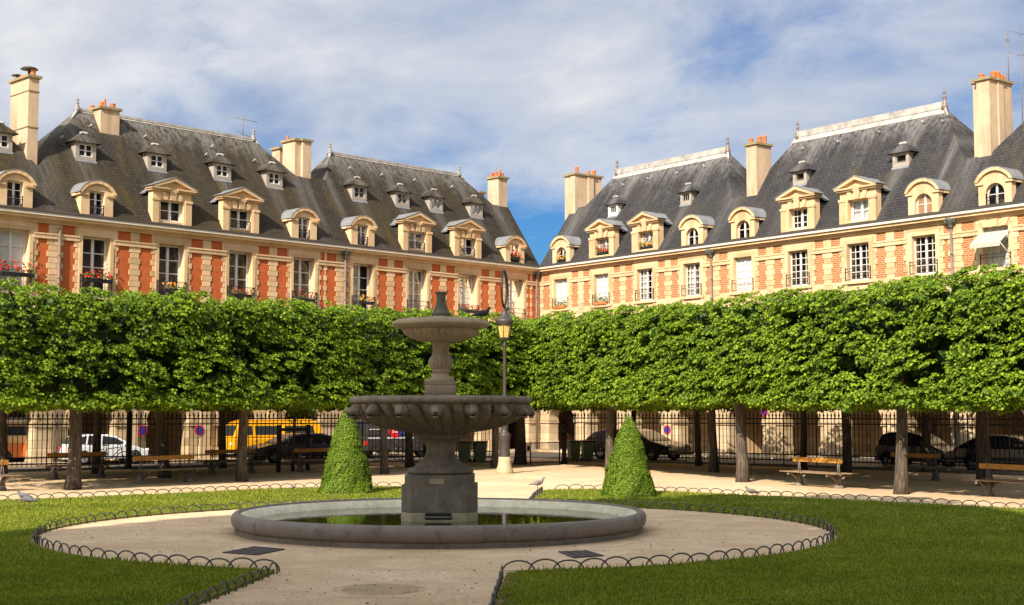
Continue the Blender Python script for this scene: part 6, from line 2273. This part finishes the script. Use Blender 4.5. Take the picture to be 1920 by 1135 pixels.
car('parked_car', 'silver car at the right edge beyond the black hatchback', 'car', (23.5, 54.4), AR_, 1.7,
    [(-2.05, 0.30), (2.0, 0.28), (2.12, 0.42), (2.06, 0.68), (1.45, 0.92), (1.05, 0.98), (-1.95, 0.98), (-2.1, 0.6)],
    [(1.4, 0.95), (0.45, 1.42), (0.0, 1.50), (-1.1, 1.48), (-1.6, 1.36), (-1.98, 0.97)],
    [[(-0.35, 1.02), (0.9, 1.02), (0.35, 1.35), (-0.3, 1.42)], [(-1.6, 1.03), (-0.47, 1.02), (-0.42, 1.42), (-1.1, 1.40)]],
    [-1.3, 1.35], 0.32, ('paint_silver', 'paint_silver'), extra={'mirror': 0.75, 'handle': -0.5})


# bicycles leaning at the fence
def bicycle(name, label, x, y, ang, lean=0.12, sc=1.0):
    t = bpy.data.objects.new(name, None); COL.objects.link(t)
    t.location = (x, y, 0); t.rotation_euler = (lean, 0, ang); t.scale = (sc, sc, sc)
    tag(t, label, 'bicycle', 'bicycles along the street')
    for wx in (-0.52, 0.52):
        m = MB(); m.tube([(wx+0.33*math.cos(2*math.pi*k/28), 0, 0.34+0.33*math.sin(2*math.pi*k/28)) for k in range(29)], 0.020, 6, cap=False); w = m.build('wheel', 'tyre', t)
        s = MB()
        for k in range(12): s.tube([(wx, 0, 0.34), (wx+0.32*math.cos(2*math.pi*k/12), 0, 0.34+0.32*math.sin(2*math.pi*k/12))], 0.004, 3)
        s.build('spokes', 'rim_metal', w)
    m = MB()
    for a, b in (((-0.52, 0, 0.34), (-0.10, 0, 0.30)), ((-0.52, 0, 0.34), (-0.20, 0, 0.78)), ((-0.10, 0, 0.30), (-0.22, 0, 0.90)), ((-0.10, 0, 0.30), (0.36, 0, 0.80)), ((-0.20, 0, 0.78), (0.34, 0, 0.86)), ((0.52, 0, 0.34), (0.34, 0, 0.98))):
        m.tube([a, b], 0.018, 6)
    m.build('bike_frame', 'iron', t)
    m = MB(); m.tube([(0.34, 0, 0.97), (0.33, 0.05, 1.03), (0.30, 0.27, 1.02), (0.18, 0.30, 0.98)], 0.013, 6); m.tube([(0.34, 0, 0.97), (0.33, -0.05, 1.03), (0.30, -0.27, 1.02), (0.18, -0.30, 0.98)], 0.013, 6); m.build('handlebar', 'iron', t)
    m = MB(); m.loft([((-0.36, 0, 0.93), (0, 0.07, 0), (0, 0, 0.03)), ((-0.24, 0, 0.94), (0, 0.06, 0), (0, 0, 0.025)), ((-0.10, 0, 0.93), (0, 0.02, 0), (0, 0, 0.015))], 8); m.build('saddle', 'tyre', t)
    m = MB(); m.tube([(-0.10, 0.02, 0.30), (-0.02, 0.06, 0.18)], 0.012, 5); m.tube([(-0.10, -0.02, 0.30), (-0.18, -0.06, 0.42)], 0.012, 5); m.lathe([(0.09, 0), (0.09, 0.008)], (-0.10, 0, 0.30), 14); m.build('crank', 'iron', t)
    return t


bicycle('bicycle', 'black bicycle leaning on the fence in front of the white car', -16.55, 57.55, 0.45)
bicycle('bicycle', 'dark bicycle parked behind the fence, nearest the left cone', -6.0, 67.2, 0.15)
bicycle('bicycle', 'dark bicycle parked behind the fence, just left of the fountain foot', -4.75, 67.4, 0.1)


# wheeled bins
def bin_(px, py, label, first=[None], scale=1.0):
    x, y, z = at(px, py)
    o = first[0]
    if o is None:
        o = thing('wheeled_bin', None, 'bin')
        m = MB()
        n = 4
        prof = [(0.21, 0.06), (0.23, 0.3), (0.275, 0.92)]
        vs = []
        for h, z_ in prof: vs += [(-h, -h*1.05, z_), (h, -h*1.05, z_), (h, h*1.05, z_), (-h, h*1.05, z_)]
        m.add(vs, [(0, 3, 2, 1), (8, 9, 10, 11)] + [(i*4+k, i*4+(k+1) % 4, (i+1)*4+(k+1) % 4, (i+1)*4+k) for i in range(2) for k in range(4)])
        m.build('tub', 'bingreen', o, bevel=0.03)
        m = MB(); m.box(None, -0.30, 0.30, -0.33, 0.33, 0.925, 0.985); m.tube([(-0.2, 0.36, 0.95), (0.2, 0.36, 0.95)], 0.02, 6); m.build('lid', 'binlid', o, bevel=0.02)
        for sg in (-1, 1):
            m = MB(); m.prism(None, [(0+0.10*math.cos(2*math.pi*k/16), 0.10+0.10*math.sin(2*math.pi*k/16)) for k in range(16)], 0, 0.05)
            m.v = [(sg*0.24+p[1]-0.025, 0.22+p[0], p[2]) for p in m.v]
            m.build('wheel', 'tyre', o)
        m = MB(); m.tube([(-0.22, 0.30, 0.88), (-0.22, 0.38, 0.93), (0.22, 0.38, 0.93), (0.22, 0.30, 0.88)], 0.016, 6); m.build('handle', 'binlid', o)
        first[0] = o
    else: o = copy_tree(o)
    o.location = (x, y, 0); o.rotation_euler = (0, 0, 0.3*math.sin(px)); o['label'] = label; o['group'] = 'green wheeled bins by the gate'


MAT['bingreen'] = flat('faded_green_plastic', (0.20, 0.27, 0.16), 0.5, 0, 0.35, 3.0)
MAT['binlid'] = flat('dark_green_plastic', (0.028, 0.045, 0.028), 0.45, 0, 0.2, 3.0)
bin_(871, 868, 'pale green wheeled bin, left-hand of the pair between fountain and gate post')
bin_(900, 868, 'pale green wheeled bin, right-hand of the pair between fountain and gate post')
bin_(1076, 866, 'green wheeled bin in shade right of the low mesh gate')
bin_(1102, 865.5, 'sunlit green wheeled bin behind the tail of the large black car')


# ------------------------------------------------------------------ pigeons
MAT['pigeon'] = flat('pigeon_grey', (0.12, 0.115, 0.13), 0.7, 0, 0.45, 18.0)
MAT['pigeonpale'] = flat('pigeon_pale', (0.22, 0.185, 0.165), 0.8, 0, 0.35, 18.0)
MAT['pigeondark'] = flat('pigeon_dark', (0.030, 0.032, 0.045), 0.6, 0, 0.4, 18.0)
MAT['pigeonleg'] = flat('pigeon_leg', (0.35, 0.10, 0.07), 0.7, 0, 0.2)


def pigeon(label, loc, ang, mat, up=0.5, peck=False, sc=1.0):
    t = bpy.data.objects.new('pigeon', None); COL.objects.link(t)
    t.location = loc; t.rotation_euler = (0, 0, ang); t.scale = (sc, sc, sc)
    tag(t, label, 'pigeon', 'pigeons about the garden')
    u = up
    def P(x, z): return (x, 0, z)
    secs = [((-0.20, 0, 0.085-0.03*u), (0, 0.028, 0), (0, 0, 0.006)), ((-0.13, 0, 0.10-0.01*u), (0, 0.034, 0), (0, 0, 0.014)), ((-0.07, 0, 0.118), (0, 0.050, 0), (-0.005, 0, 0.040)), ((0.0, 0, 0.128), (0, 0.062, 0), (-0.01, 0, 0.060)), ((0.06, 0, 0.135), (0, 0.056, 0), (-0.02, 0, 0.058)), ((0.10, 0, 0.152), (0, 0.040, 0), (-0.03, 0, 0.042))]
    if peck: secs += [((0.135, 0, 0.135), (0, 0.026, 0), (0.0, 0, 0.028)), ((0.165, 0, 0.105), (0, 0.024, 0), (0.014, 0, 0.022)), ((0.185, 0, 0.082), (0, 0.019, 0), (0.014, 0, 0.018)), ((0.20, 0, 0.062), (0, 0.006, 0), (0.005, 0, 0.006)), ((0.215, 0, 0.045), (0, 0.003, 0), (0.002, 0, 0.003))]
    else: secs += [((0.125, 0, 0.185), (0, 0.027, 0), (-0.026, 0, 0.018)), ((0.135, 0, 0.215), (0, 0.024, 0), (-0.026, 0, 0.010)), ((0.15, 0, 0.235), (0, 0.024, 0), (-0.018, 0, 0.022)), ((0.17, 0, 0.238), (0, 0.018, 0), (-0.006, 0, 0.018)), ((0.185, 0, 0.234), (0, 0.006, 0), (0, 0, 0.007)), ((0.205, 0, 0.226), (0, 0.002, 0), (0, 0, 0.003))]
    m = MB(); m.loft(secs, 12); m.build('body', mat, t, recalc=True)
    for sg in (-1, 1):
        w = MB()
        w.loft([((0.06, sg*0.052, 0.145), (0, 0.010, 0), (0, 0, 0.020)), ((0.0, sg*0.062, 0.135), (0, 0.012, 0), (0, 0, 0.042)), ((-0.08, sg*0.050, 0.118), (0, 0.010, 0), (0, 0, 0.030)), ((-0.17, sg*0.028, 0.098), (0, 0.006, 0), (0, 0, 0.010))], 10)
        w.build('wing', 'pigeon' if mat == 'pigeonpale' and False else mat, t)
        g = MB(); g.tube([(0.01, sg*0.025, 0.085), (0.015, sg*0.027, 0.04), (0.01, sg*0.028, 0.003)], 0.006, 5)
        for a in (-0.5, 0, 0.5): g.tube([(0.01, sg*0.028, 0.004), (0.045, sg*0.028+0.02*a, 0.003)], 0.004, 4)
        g.build('leg', 'pigeonleg', t)
    return t


x, y, z = at(46, 944); pigeon('dark pigeon standing behind the other on the sunny left lawn', (x, y, 0.05), math.pi, 'pigeon', sc=1.1)
x, y, z = at(54, 952); pigeon('speckled grey pigeon bending forward on the sunny left lawn', (x, y, 0.05), math.pi*0.98, 'pigeon', peck=True, sc=1.15)
x, y, z = at(1411, 931); pigeon('pale brown pigeon walking by the hoops near the sunlit bench', (x, y, 0.0), math.pi*0.95, 'pigeonpale', sc=1.1, peck=False)
pigeon('pale pigeon perched on the end of the hoop edging right of the fountain', (0.70, 39.2, 0.14), 0.15, 'pigeonpale', sc=1.25, peck=False)
pigeon('black pigeon perched on the rim of the upper fountain bowl', (-0.60, 27.0, 4.05), 0.2, 'pigeondark', sc=1.05)
x, y, z = at(549, 920); pigeon('tiny brown bird sitting at the end of the outer left hoops', (x, y, 0.02), 0.5, 'pigeonpale', sc=0.6)
